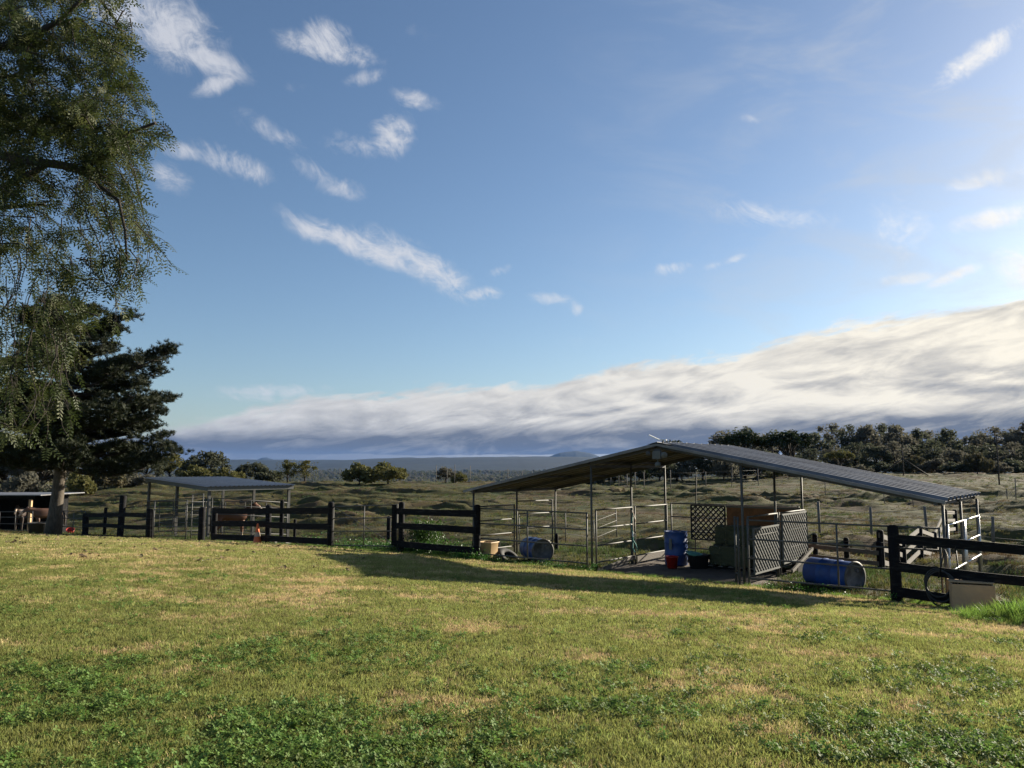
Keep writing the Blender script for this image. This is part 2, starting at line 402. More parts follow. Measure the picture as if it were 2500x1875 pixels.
def valley_h(X, Y):
    Z = G0(X, Y) - .6 + 7 * fbm(X / 260, Y / 260, 4) * sstep(Y, 250, 700)
    rid = 8 * sstep(Y, 1500, 3600) + 84 * sstep(Y, 4200, 6600) + 14 * fbm(X / 900, Y / 900, 4) * sstep(Y, 1500, 4500) + 42 * fbm(X / 1100 + 7, Y / 800, 3) * sstep(Y, 3000, 5200) + 22 * sstep(X / Y, -.35, .05) * sstep(Y, 4200, 6600)
    return Z + rid - 25 * sstep(Y, 7200, 12000)
def build_ground():
    # lawn
    us = np.concatenate([np.arange(-80, -30, .8), np.arange(-30, 24.01, .2)]); vs = np.linspace(-6, V0, 110)
    Uu, Vv = np.meshgrid(us, vs); X = UX * Uu + VX * Vv; Y = UY * Uu + VY * Vv
    gm = ground_mat('lawn_soil', [(.13, .135, .05), ((.32, .25, .13), 3, .5, .82, 'dry'), ((.07, .07, .03), 9, .55, .75, None)], .9, 45)
    o = grid_obj('lawn', X, Y, lawn_h(X, Y), gm, attrs={'dry': dryness(X, Y)}); tag(o, kind='structure')
    # pasture
    us = np.arange(-135, 40.01, .36); vs = np.concatenate([np.arange(V0, 60, .32), np.arange(60, 175, .6)])
    Uu, Vv = np.meshgrid(us, vs); X = UX * Uu + VX * Vv; Y = UY * Uu + VY * Vv
    vis = (np.abs(X) < .8 * Y + 6) & (Y > 8) & (Y < 175)
    pm = ground_mat('pasture_turf', [(.056, .056, .021), ((.076, .054, .03), .12, .45, .62, None), ((.03, .045, .014), .23, .5, .66, None), ((.07, .045, .03), .5, .58, .72, None), ((.1, .085, .04), 2.2, .5, .75, None)], 1.0, 9)
    o = grid_obj('pasture', X, Y, past_h(X, Y), pm, mask=vis); tag(o, kind='structure')
    # dirt floor of the shelter, a thin sheet that follows the ground
    us = np.linspace(3.0, 8.2, 60); vs = np.linspace(-.05, BD + 1.0, 40); Uu, Vv = np.meshgrid(us + U0, vs + V0)
    X = UX * Uu + VX * Vv; Y = UY * Uu + VY * Vv
    wob = .25 * fbm(X * 1.4, Y * 1.4, 3)
    keep = (Vv - V0 > .06 + wob * .5) & (Uu - U0 > 3.35 + wob * 1.2) & (Uu - U0 < 7.8 + wob * 1.2)
    Z = past_h(X, Y) + .02 + .018 * fbm(X * 2, Y * 2, 3)
    o = grid_obj('stall_floor', X, Y, Z, MATS['dirt'], mask=keep); tag(o, kind='structure')
    # valley beyond the crest
    r = np.concatenate([np.linspace(90, 600, 70), np.geomspace(620, 15000, 60)]); th = np.radians(np.linspace(-62, 62, 180))
    Rr, Th = np.meshgrid(r, th); X = Rr * np.sin(Th); Y = Rr * np.cos(Th)
    Z = valley_h(X, Y)
    vm = ground_mat('valley_woods', [(.008, .012, .009), ((.014, .019, .012), .006, .45, .6, None), ((.008, .012, .008), .03, .5, .6, None)], 1.0, .12)  # base colour darkened: canopy self-shadow and cloud shade put into it
    o = grid_obj('valley', X, Y, Z, vm); tag(o, kind='structure')
    # mountains
    def peak(name, d, prof, depth):
        xs = np.array([p[0] for p in prof]); ys = np.array([p[1] for p in prof])
        px = np.linspace(xs[0], xs[-1], 160); top = np.interp(px, xs, ys); top = top - 1.2 * fbm(px / 14, px * 0 + d / 999., 4)
        vs = np.linspace(-1, 1, 21); PX, VV = np.meshgrid(px, vs); D = d + VV * depth
        H = (HORIZON - np.tile(top, (21, 1))) / FPX * d + CAMZ; Hb = -40
        Z = Hb + (H - Hb) * np.maximum(1 - np.abs(VV) ** 1.6, 0) + 5 * fbm(PX / 9, VV * 6, 3) * (1 - np.abs(VV))
        X = (PX - 1250) / FPX * D; o = grid_obj(name, X, D, Z, vm); tag(o, kind='structure')
    peak('mountain', 9500, [(1180, 1130), (1290, 1127), (1330, 1118), (1365, 1106), (1405, 1101), (1440, 1106), (1475, 1120), (1520, 1126), (1640, 1132)], 900)
    peak('mountain', 11000, [(520, 1142), (590, 1132), (625, 1124), (645, 1117), (655, 1117), (680, 1126), (760, 1131), (860, 1126), (900, 1131), (1000, 1140)], 900)
    peak('mountain', 14000, [(340, 1140), (500, 1126), (560, 1124), (640, 1130), (800, 1132), (850, 1126), (930, 1136), (1300, 1122), (1420, 1120), (1490, 1117), (1560, 1121), (1700, 1130)], 900)
build_ground()

# ------------------------------------------------------------------ scatter (geometry nodes on one self-contained carrier mesh)
def scatter_real(name, mats, templates, pts, rot, scl, tid, parent=None):
    """the same placement, written out as one plain mesh"""
    org = np.array(ORG.get(parent.name, (0, 0, 0))) if parent else np.zeros(3)
    pts = np.asarray(pts) - org; rot = np.asarray(rot); tid = np.asarray(tid); scl = np.asarray(scl); V = []; F = []; MI = []; off = 0
    cx, sx = np.cos(rot[:, 0]), np.sin(rot[:, 0]); cy, sy = np.cos(rot[:, 1]), np.sin(rot[:, 1]); cz, sz = np.cos(rot[:, 2]), np.sin(rot[:, 2])
    Rm = np.stack([cy * cz, sx * sy * cz - cx * sz, cx * sy * cz + sx * sz, cy * sz, sx * sy * sz + cx * cz, cx * sy * sz - sx * cz, -sy, sx * cy, cx * cy], 1).reshape(-1, 3, 3)
    for k, t in enumerate(templates):
        i = np.nonzero(tid == k)[0]
        if not len(i): continue
        v = np.array(t.v); f = np.array(t.f)
        V.append((np.einsum('nij,kj->nki', Rm[i], v) * scl[i][:, None, None] + pts[i][:, None, :]).reshape(-1, 3))
        F.append((f[None] + (np.arange(len(i)) * len(v))[:, None, None] + off).reshape(-1, f.shape[1])); MI.append(np.tile(t.mi, len(i))); off += len(i) * len(v)
    v = np.vstack(V).astype(np.float32); f = np.vstack(F).astype(np.int32); m = f.shape[1]
    me = bpy.data.meshes.new(name); me.vertices.add(len(v)); me.vertices.foreach_set('co', v.ravel()); me.loops.add(f.size); me.loops.foreach_set('vertex_index', f.ravel())
    me.polygons.add(len(f)); me.polygons.foreach_set('loop_start', np.arange(0, f.size, m, dtype=np.int32)); me.polygons.foreach_set('material_index', np.concatenate(MI).astype(np.int32)); me.update(calc_edges=True)
    for q in mats: me.materials.append(MATS[q])
    o = bpy.data.objects.new(name, me); C.objects.link(o)
    if parent: o.parent = parent
    return o
def scatter(name, mats, templates, pts, rot, scl, tid, parent=None):
    """templates: list of MB; pts (N,3); rot (N,3); scl (N,) ; tid (N,) index of template"""
    me = bpy.data.meshes.new(name); v = []; f = []; mi = []; k_of = []
    for k, t in enumerate(templates):
        o = len(v); v += t.v; f += [tuple(i + o for i in q) for q in t.f]; mi += t.mi; k_of += [k] * len(t.v)
    nt_ = len(v); n = len(pts)
    org = np.array(ORG.get(parent.name, (0, 0, 0))) if parent else np.zeros(3)
    allv = np.vstack([np.array(v), np.asarray(pts) - org])
    me.from_pydata(allv.tolist(), [], f); me.polygons.foreach_set('material_index', mi)
    a = me.attributes.new('tid', 'INT', 'POINT'); a.data.foreach_set('value', np.concatenate([np.array(k_of), 1000 + np.asarray(tid)]).astype(np.int32))
    a = me.attributes.new('rot', 'FLOAT_VECTOR', 'POINT'); a.data.foreach_set('vector', np.vstack([np.zeros((nt_, 3)), rot]).astype(np.float32).ravel())
    a = me.attributes.new('scl', 'FLOAT', 'POINT'); a.data.foreach_set('value', np.concatenate([np.ones(nt_), scl]).astype(np.float32))
    for m in mats: me.materials.append(MATS[m])
    o = bpy.data.objects.new(name, me); C.objects.link(o)
    if parent: o.parent = parent
    g = bpy.data.node_groups.new(name + '_scatter', 'GeometryNodeTree')
    g.interface.new_socket('Geometry', in_out='INPUT', socket_type='NodeSocketGeometry'); g.interface.new_socket('Geometry', in_out='OUTPUT', socket_type='NodeSocketGeometry')
    gi = g.nodes.new('NodeGroupInput'); go = g.nodes.new('NodeGroupOutput'); J = g.nodes.new('GeometryNodeJoinGeometry'); L = g.links.new
    def named(nm, dt):
        q = g.nodes.new('GeometryNodeInputNamedAttribute'); q.data_type = dt; q.inputs[0].default_value = nm
        return q.outputs[0]
    tidn, rotn, scln = named('tid', 'INT'), named('rot', 'FLOAT_VECTOR'), named('scl', 'FLOAT')
    def sep(k):
        c = g.nodes.new('FunctionNodeCompare'); c.data_type = 'INT'; c.operation = 'EQUAL'; L(tidn, c.inputs[2]); c.inputs[3].default_value = k
        q = g.nodes.new('GeometryNodeSeparateGeometry'); L(gi.outputs[0], q.inputs[0]); L(c.outputs[0], q.inputs[1]); return q.outputs[0]
    e2r = g.nodes.new('FunctionNodeEulerToRotation'); L(rotn, e2r.inputs[0])
    for k in range(len(templates)):
        ip = g.nodes.new('GeometryNodeInstanceOnPoints'); L(sep(1000 + k), ip.inputs['Points']); L(sep(k), ip.inputs['Instance'])
        L(e2r.outputs[0], ip.inputs['Rotation']); L(scln, ip.inputs['Scale']); L(ip.outputs[0], J.inputs[0])
    L(J.outputs[0], go.inputs[0])
    md = o.modifiers.new('scatter', 'NODES'); md.node_group = g
    return o

mat('grass_a', (.265, .27, .085), .8, 0, transl=.5, rnd=.35, spec=.3, coords='Object')
mat('grass_b', (.2, .22, .06), .75, 0, transl=.5, rnd=.35, spec=.35)
mat('grass_dry', (.52, .4, .21), .8, 0, transl=.35, rnd=.3, spec=.2)
mat('clover', (.13, .2, .045), .65, 0, transl=.4, rnd=.35, spec=.25)
mat('grass_tall', (.16, .25, .045), .5, 0, transl=.5, rnd=.25, spec=.35)
mat('past_a', (.12, .112, .038), .8, 0, transl=.4, rnd=.4, spec=.2)
mat('past_dry', (.12, .085, .042), .9, 0, transl=.35, rnd=.35, spec=.15)
mat('past_green', (.055, .078, .024), .7, 0, transl=.4, rnd=.4, spec=.2)
mat('deadleaf', (.13, .09, .05), .9, 0, rnd=.5)

def tuft(nb, rad, h0, h1, wd, mi, r, lean=.5):
    t = MB()
    for i in range(nb):
        a = r.uniform(0, 6.283); q = rad * math.sqrt(r.uniform(0, 1)); x, y = q * math.cos(a), q * math.sin(a)
        h = r.uniform(h0, h1); b = r.uniform(0, 6.283); ln = r.uniform(.1, lean) * h
        dx, dy = math.cos(b) * ln, math.sin(b) * ln; c = r.uniform(0, 3.14); wx, wy = math.cos(c) * wd / 2, math.sin(c) * wd / 2
        t.add([(x - wx, y - wy, -.01), (x + wx, y + wy, -.01), (x + dx * .45 + wx * .8, y + dy * .45 + wy * .8, h * .6), (x + dx * .45 - wx * .8, y + dy * .45 - wy * .8, h * .6), (x + dx, y + dy, h)],
              [(0, 1, 2, 3), (3, 2, 4)], mi)
    return t
def clover_t(nl, rad, h, sz, mi, r):
    t = MB()
    for i in range(nl):
        a = r.uniform(0, 6.283); q = rad * math.sqrt(r.uniform(0, 1)); c = Vector((q * math.cos(a), q * math.sin(a), h * r.uniform(.4, 1)))
        e = Euler((r.uniform(-.7, .7), r.uniform(-.7, .7), r.uniform(0, 6.28))).to_matrix(); s = sz * r.uniform(.6, 1.1)
        for k in range(3):
            b = 2.094 * k
            p = [Vector((0, 0, 0)), Vector((math.cos(b - .5), math.sin(b - .5), .12)) * s * .8, Vector((math.cos(b), math.sin(b), .05)) * s, Vector((math.cos(b + .5), math.sin(b + .5), .12)) * s * .8]
            t.add([c + e @ v for v in p], [(0, 1, 2, 3)], mi)
    return t

def build_lawn_grass():
    r = random.Random(3)
    T = [tuft(28, .07, .012, .036, .0055, 0, r, 1.0), tuft(28, .07, .012, .042, .006, 1, r, 1.0), tuft(26, .075, .01, .034, .005, 2, r, 1.3),
         clover_t(16, .065, .04, .017, 3, r), tuft(30, .09, .08, .3, .008, 4, r, .8), tuft(34, .11, .018, .045, .008, 0, r, .9), tuft(30, .11, .015, .042, .008, 2, r, 1.2),
         clover_t(14, .1, .12, .035, 3, r)]
    P = []; tid = []; scl = []
    def zone(d0, d1, dens, kinds):
        n = int(.72 * (d1 ** 2 - d0 ** 2) * dens)
        y = np.sqrt(rng.uniform(d0 ** 2, d1 ** 2, n)); x = rng.uniform(-.72, .72, n) * y
        u, v = uv_of(x, y); k = v < V0 - .05; x, y = x[k], y[k]; n = len(x)
        dr = dryness(x, y) + rng.normal(0, .13, n)
        cl = fbm(x * .5 + 31, y * .5 + 11, 3) + rng.normal(0, .2, n) + .12 * sstep(9.5 - y, 0, 4)
        t = np.where(dr > .61, kinds[2], np.where((cl > .2) & (dr < .52) & (rng.uniform(0, 1, n) < .1 + .42 * sstep(8.5 - y, 0, 5)), kinds[3], np.where(rng.uniform(0, 1, n) < .45 + .3 * (.5 - dr), kinds[1], kinds[0])))
        P.append(np.stack([x, y], 1)); tid.append(t); scl.append(rng.uniform(.75, 1.3, n) * (1 + .25 * (t == 3)) * (1 - .3 * (t == kinds[2]) * (rng.uniform(0, 1, n) < .6)))
    zone(2.6, 5.5, 900, (0, 1, 2, 3)); zone(5.5, 9, 520, (0, 1, 2, 3)); zone(9, 14, 300, (0, 1, 2, 3)); zone(14, 22, 190, (5, 5, 6, 5)); zone(22, 42, 90, (5, 5, 6, 5))
    # rough tall growth on the bank at the right edge
    n = 1300; x = rng.normal(7.7, .8, n); y = rng.normal(11.0, .6, n); u, v = uv_of(x, y)
    rr_ = ((x - 7.8) / 1.65) ** 2 + ((y - 11.0) / 1.05) ** 2; k = (rr_ < 1 + .35 * fbm(x * 2, y * 2, 2)) & (v < V0 - .35); x, y, rr_ = x[k], y[k], rr_[k]
    P.append(np.stack([x, y], 1)); tt = np.where(rng.uniform(0, 1, len(x)) < .72, 4, 7); tid.append(tt); scl.append(rng.uniform(.45, 1.15, len(x)) * (1.05 - .6 * np.clip(rr_, 0, 1)))
    # unmown strip along the fence line
    n = 3800; uu = rng.uniform(U0 - 12, U0 + BW + 3, n); vv = V0 - np.abs(rng.normal(0, .16, n)) - .02
    x = UX * uu + VX * vv; y = UY * uu + VY * vv; P.append(np.stack([x, y], 1)); tid.append(np.where(rng.uniform(0, 1, n) < .8, 4, 7)); scl.append(rng.uniform(.12, .42, n))
    P = np.vstack(P); tid = np.concatenate(tid); scl = np.concatenate(scl)
    Z = lawn_h(P[:, 0], P[:, 1])
    rot = np.stack([rng.normal(0, .12, len(P)), rng.normal(0, .12, len(P)), rng.uniform(0, 6.283, len(P))], 1)
    o = scatter('lawn_grass', ['grass_a', 'grass_b', 'grass_dry', 'clover', 'grass_tall'], T, np.column_stack([P, Z]), rot, scl, tid)
    tag(o, 'mown green and straw coloured grass with clover covering the lawn', 'grass', kind='stuff')
def build_pasture_grass():
    r = random.Random(5)
    T = [tuft(22, .22, .06, .2, .018, 0, r, .9), tuft(20, .24, .05, .18, .018, 1, r, 1.1), tuft(22, .22, .06, .2, .02, 2, r, .9)]
    n = 80000; y = np.exp(rng.uniform(np.log(12), np.log(150), n)); x = rng.uniform(-.74, .74, n) * y
    u, v = uv_of(x, y)
    inb = (u > U0 + 3.6) & (u < U0 + 7.5) & (v < V0 + BD + .9)
    k = (v > V0 + .05) & ~inb; x, y, u, v = x[k], y[k], u[k], v[k]; n = len(x)
    a = fbm(x * .09, y * .13, 4) + rng.normal(0, .1, n); b = fbm(x * .2 + 50, y * .3, 3) + rng.normal(0, .1, n)
    t = np.where(a > .12, 1, np.where(b > .14, 2, 0)); t = np.where((v < V0 + 9) & (rng.uniform(0, 1, n) < .5), 2, t)
    keep = rng.uniform(0, 1, n) < np.clip(.62 + 1.2 * b, .15, 1); x, y, t = x[keep], y[keep], t[keep]; n = len(x)
    s = rng.uniform(.25, .7, n) * (1 + .006 * np.minimum(y, 80))
    rot = np.stack([rng.normal(0, .15, n), rng.normal(0, .15, n), rng.uniform(0, 6.283, n)], 1)
    o = scatter('pasture_grass', ['past_a', 'past_dry', 'past_green'], T, np.stack([x, y, past_h(x, y)], 1), rot, s, t)
    tag(o, 'rough tussocky olive and brown grass on the grazed hillocks', 'grass', kind='stuff')
build_lawn_grass(); build_pasture_grass()
#@@PART2

# ------------------------------------------------------------------ open shelter (gable roof on pipe posts)
EAV, RID = 1.84, 2.92
OV = .16
def roof_z(u): return EAV + (RID - EAV) * (1 - abs(u - BW / 2) / (BW / 2))
def corr_sheet(name, a, b, wdir, width, nrib, rib, m, parent, thick=.004):
    """ribbed metal sheet from ridge point a to eave point b, spanning width along wdir"""
    a, b, wdir = Vector(a), Vector(b), Vector(wdir).normalized(); nrm = (b - a).cross(wdir).normalized()
    if nrm.z < 0: nrm = -nrm
    prof = []; p = width / nrib
    for i in range(nrib):
        o = i * p
        prof += [(o, 0), (o + p * .56, 0), (o + p * .64, rib), (o + p * .88, rib), (o + p * .96, 0)]
    prof.append((width, 0)); n = len(prof); t = MB(); vs = []
    for q in (0, -thick):
        for e in (a, b): vs += [e + wdir * x + nrm * (h + q) for x, h in prof]
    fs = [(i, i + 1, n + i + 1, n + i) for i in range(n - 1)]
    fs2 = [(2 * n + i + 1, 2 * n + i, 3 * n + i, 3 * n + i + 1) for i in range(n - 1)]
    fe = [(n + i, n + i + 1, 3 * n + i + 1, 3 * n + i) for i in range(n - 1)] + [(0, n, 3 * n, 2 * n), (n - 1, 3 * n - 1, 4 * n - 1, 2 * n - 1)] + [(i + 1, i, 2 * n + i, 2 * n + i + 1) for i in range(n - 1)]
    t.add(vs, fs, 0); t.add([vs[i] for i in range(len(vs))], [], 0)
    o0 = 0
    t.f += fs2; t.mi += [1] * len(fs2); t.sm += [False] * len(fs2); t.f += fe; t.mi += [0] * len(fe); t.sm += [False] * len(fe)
    t.v = t.v[:len(vs)]
    return t.build(name, list(m), parent)
def pipe(a, b, r=.022, n=8): return MB().tube([a, b], r, n)

barn = thing('horse_shelter', BP(BW / 2, BD / 2, 0), 'open three-bay pipe shelter with low gabled corrugated metal roof', 'shelter')
us_ = [.0, BW / 3, 2 * BW / 3, BW]
for u in us_:
    for v in (.0, BD / 2, BD):
        top = roof_z(min(max(u, .06), BW - .06)) - .1; b = BP(u, v); b.z = gz(b.x, b.y) - .05
        pipe(b, BP(u + rng.normal(0, .015), v, top), .026, 10).build('post', 'galv', barn)
for v in (.0, BD / 2, BD):   # rafters and tie beams
    for s in (0, 1):
        a, b = ((0, EAV), (BW / 2, RID)) if s == 0 else ((BW / 2, RID), (BW, EAV))
        MB().beam(BP(a[0], v, a[1] - .06), BP(b[0], v, b[1] - .06), .05, .08).build('rafter', 'steel', barn)
for u in (us_[1], us_[2]):
    MB().beam(BP(u, -.02, roof_z(u) - .13), BP(u, BD + .02, roof_z(u) - .13), .05, .06).build('beam', 'steel', barn)
for u in (.08, BW - .08):
    MB().beam(BP(u, -OV, roof_z(u) - .075), BP(u, BD + OV, roof_z(u) - .075), .05, .07).build('eave_beam', 'steel', barn)
for u in (1.85, 3.6, 5.35, BW - 5.35, BW - 3.6, BW - 1.85):
    MB().beam(BP(u, -OV + .02, roof_z(u) - .035), BP(u, BD + OV - .02, roof_z(u) - .035), .045, .045).build('purlin', 'steel', barn)
nsh = 5; wd = (BD + 2 * OV) / nsh
for i in range(nsh):
    v = -OV + i * wd; dz = .003 * (i % 2)
    for s in (0, 1):
        e = -.22 if s == 0 else BW + .08; ez = EAV - (.22 if s == 0 else .08) * (RID - EAV) / (BW / 2)
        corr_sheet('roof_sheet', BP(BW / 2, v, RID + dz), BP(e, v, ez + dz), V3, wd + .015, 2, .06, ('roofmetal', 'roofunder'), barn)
t = MB()
for s in (-1, 1): t.beam(BP(BW / 2 + s * .11, -OV - .03, RID + .018), BP(BW / 2 + s * .11, BD + OV + .03, RID + .018), .24, .006, up=(U3 * s * .2 + Vector((0, 0, 1))))
t.build('ridge_cap', 'roofmetal', barn)
for s in (0, 1):  # thin gable trims
    a, b = ((-.22, EAV - .045), (BW / 2, RID)) if s == 0 else ((BW / 2, RID), (BW + .08, EAV - .017))
    MB().beam(BP(a[0], -OV - .012, a[1] - .015), BP(b[0], -OV - .012, b[1] - .015), .012, .055).build('gable_trim', 'roofmetal', barn)

# floodlight with sensor under the ridge, and the bracket on the ridge end
fl = thing('floodlight', BP(BW / 2, -.2, RID - .1), 'grey twin floodlight and motion sensor hanging under the shelter ridge', 'light')
MB().box(BP(BW / 2, -.14, RID - .14), (.16, .05, .05), math.atan2(UY, UX)).build('mount', 'steel', fl)
MB().box(BP(BW / 2 + .02, -.2, RID - .24), (.19, .1, .17), math.atan2(UY, UX)).build('housing', 'latgrey', fl)
MB().lathe(BP(BW / 2 + .2, -.22, RID - .22), [(.0, .0), (.05, .0), (.075, .08), (.06, .1), (0, .1)], 12, axis=(-.2, -.8, -.3)).build('lamp_head', 'latgrey', fl)
MB().lathe(BP(BW / 2 - .16, -.22, RID - .2), [(.0, .0), (.04, .0), (.055, .07), (.045, .09), (0, .09)], 12, axis=(-.5, -.7, -.2)).build('lamp_head', 'steel', fl)
pipe(BP(BW / 2 + .03, -.2, RID - .32), BP(BW / 2 + .03, -.2, RID - .41), .012).build('stem', 'latgrey', fl)
MB().lathe(BP(BW / 2 + .03, -.2, RID - .5), [(0, 0), (.05, .01), (.065, .05), (.05, .1), (0, .11)], 14).build('sensor', 'latgrey', fl)
br = thing('ridge_bracket', BP(BW / 2 + .1, 0, RID), 'small white bent metal bracket sticking up on the ridge end', 'bracket')
MB().beam(BP(BW / 2 + .1, -.1, RID), BP(BW / 2 + .12, -.1, RID + .09), .03, .03).build('foot', 'galv', br)
MB().beam(BP(BW / 2 + .2, -.1, RID + .085), BP(BW / 2 + .02, -.1, RID + .09), .05, .02).build('plate', 'white', br)
MB().beam(BP(BW / 2 + .03, -.1, RID + .09), BP(BW / 2 - .22, -.1, RID + .2), .05, .02).build('arm', 'white', br)

mat('galvglint', (.5, .5, .49), .32, .85)  # galv copied brighter and glossier: sun glint put into the right-end rails
# ------------------------------------------------------------------ pipe corral panels
def panel(a, b, label, hs=(.2, .59, .97, 1.35), r=.0175, m='galv', mids=1, name='corral_panel', cat='corral panel', group=None, brace=False, top=None):
    a, b = Vector(a), Vector(b); o = thing(name, (a + b) / 2, label, cat, group)
    up = Vector((0, 0, 1)); H = top or hs[-1]
    for k, p in enumerate((a, b)):
        MB().tube([p - up * .03, p + up * (H + .02)], r * 1.15, 8).build('upright', m, o)
    for k in range(mids):
        p = a.lerp(b, (k + 1) / (mids + 1)); MB().tube([p + up * hs[0], p + up * H], r, 8).build('upright', m, o)
    for h in hs: MB().tube([a + up * h, b + up * h], r, 8).build('rail', m, o)
    if brace: MB().tube([a + up * hs[-1], b + up * hs[0]], r * .6, 6).build('brace', m, o)
    return o
def gp(u, v):
    p = BP(u, v); p.z = gz(p.x, p.y) if v > -.02 else 0.0; return p
panel(gp(.06, -.05), gp(BW / 3 - .1, -.05), 'grey pipe corral panel closing the front of the left bay')
panel(gp(-.05, .08), gp(-.05, BD / 2 - .06), 'pipe panel on the left end of the shelter, front half', hs=(.25, .62, 1.0, 1.38), mids=0)
panel(gp(-.05, BD / 2 + .06), gp(-.05, BD - .06), 'pipe panel on the left end of the shelter, rear half', hs=(.3, .72, 1.12, 1.48), mids=0)
panel(gp(BW / 3 + .07, .08), gp(BW / 3 + .07, BD / 2 - .06), 'pipe panel between left and middle bays, front half', hs=(.22, .6, 1.0, 1.42), mids=0)
panel(gp(BW / 3 + .07, BD / 2 + .06), gp(BW / 3 + .07, BD - .06), 'pipe panel between left and middle bays, rear half', hs=(.22, .6, 1.0, 1.42), mids=0)
panel(gp(BW / 3 + .15, BD + .05), gp(2 * BW / 3 - .1, BD + .05), 'pipe panel across the back of the middle bay behind lattice and hay', hs=(.3, .72, 1.1, 1.45), m='steel')
panel(gp(2 * BW / 3 + .07, .1), gp(2 * BW / 3 + .07, BD / 2 - .06), 'pipe panel between middle and right bays, front half', hs=(.22, .6, 1.0, 1.4), mids=0)
panel(gp(2 * BW / 3 + .07, BD / 2 + .06), gp(2 * BW / 3 + .07, BD - .06), 'pipe panel between middle and right bays, rear half', hs=(.22, .6, 1.0, 1.4), mids=0)
panel(gp(2 * BW / 3 + .12, -.05), gp(BW - .06, -.05), 'grey pipe corral panel closing the front of the right bay')
panel(gp(BW + .05, .08), gp(BW + .05, BD / 2 - .06), 'sun-glinting pipe panel on the right end of the shelter, front half', hs=(.22, .6, 1.0, 1.4), mids=0, m='galvglint')
panel(gp(BW + .05, BD / 2 + .06), gp(BW + .05, BD - .06), 'sun-glinting pipe panel on the right end of the shelter, rear half', hs=(.22, .6, 1.0, 1.4), mids=0, m='galvglint')
# folded-back gate leaf at the left of the right bay
o = thing('gate_leaf', gp(2 * BW / 3 - .12, .1), 'narrow folded pipe gate standing beside the right bay front post', 'gate')
for q in (0, .12): MB().tube([gp(2 * BW / 3 - .12 - q, .05 + q), gp(2 * BW / 3 - .12 - q, .05 + q) + Vector((0, 0, 1.4))], .022, 8).build('upright', 'galv', o)
for h in (.25, .8, 1.36): MB().tube([gp(2 * BW / 3 - .24, .17) + Vector((0, 0, h)), gp(2 * BW / 3 - .12, .05) + Vector((0, 0, h))], .02, 6).build('rail', 'galv', o)

# lattice sheets
def lattice(name, a, b, z0, z1, m, label, pitch=.105, wslat=.03, th=.012, frame=True, cat='lattice'):
    a, b = Vector(a), Vector(b); d = b - a; L = d.length; x = d.normalized(); n = Vector((-x.y, x.x, 0)); H = z1 - z0
    o = thing(name, (a + b) / 2, label, cat)
    for s in (1, -1):
        k = -H
        while k < L:
            c0, c1 = max(k, 0), min(k + H, L)
            if c1 - c0 > .05:
                f = (lambda c: z0 + (c - k)) if s == 1 else (lambda c: z1 - (c - k))
                p0 = a + x * c0 + Vector((0, 0, f(c0))) + n * (s * th * .52); p1 = a + x * c1 + Vector((0, 0, f(c1))) + n * (s * th * .52)
                MB().beam(p0, p1, th, wslat, up=(p1 - p0).cross(n) if False else (0, 0, 1)).build('slat', m, o)
            k += pitch * 1.414
    if frame:
        for h in (z0, z1): MB().beam(a + Vector((0, 0, h)), b + Vector((0, 0, h)), .03, .035).build('frame_rail', m, o)
        for p in (a, b): MB().beam(p + Vector((0, 0, z0)), p + Vector((0, 0, z1)), .032, .034, up=(1, 0, 0)).build('frame_stile', m, o)
    return o
lattice('lattice_panel', BP(4.42, BD - .06), BP(5.35, BD - .06), .55, 1.42, 'latblack', 'black diamond lattice panel behind the upright blue drum', .1, .036)
lattice('lattice_panel', BP(2 * BW / 3 + .12, .25), BP(2 * BW / 3 + .12, BD / 2 - .12), .25, 1.15, 'latgrey', 'grey lattice panel on the bay divider, nearer the lawn', .1, .03)
lattice('lattice_panel', BP(2 * BW / 3 + .12, BD / 2 + .1), BP(2 * BW / 3 + .12, BD - .08), .3, 1.36, 'latgrey', 'pale lattice panel on the bay divider, at its rear', .1, .03)
pb = thing('plywood_sheet', BP(6.1, BD - .05), 'rust-brown plywood sheet fixed behind the hay bales', 'board')
MB().beam(BP(5.4, BD - .05, 1.0), BP(7.25, BD - .05, 1.0), .02, .88).build('sheet', 'ply', pb)
MB().beam(BP(5.4, BD - .075, 1.42), BP(7.25, BD - .075, 1.42), .03, .05).build('batten', 'greywood', pb)
db = thing('divider_board', BP(2 * BW / 3 + .18, 2.7), 'brown board leaning low against the rear divider lattice', 'board')
MB().beam(BP(2 * BW / 3 + .2, 2.6, .17), BP(2 * BW / 3 + .2, 3.6, .17), .02, .28).build('sheet', 'blackwood', db)
MB().beam(BP(2 * BW / 3 + .23, 2.15, .12), BP(2 * BW / 3 + .23, 3.6, .5), .04, .07).build('brace', 'greywood', db)
kb = thing('kick_board', BP(BW / 3 + .14, 1.9), 'grey kick board along the foot of the left divider', 'board')
MB().beam(BP(BW / 3 + .14, .3, .06), BP(BW / 3 + .14, 1.75, .2), .04, .1).build('plank', 'greywood', kb)
MB().beam(BP(BW / 3 + .14, 1.85, .14), BP(BW / 3 + .14, 3.55, .16), .03, .14).build('plank', 'greywood', kb)

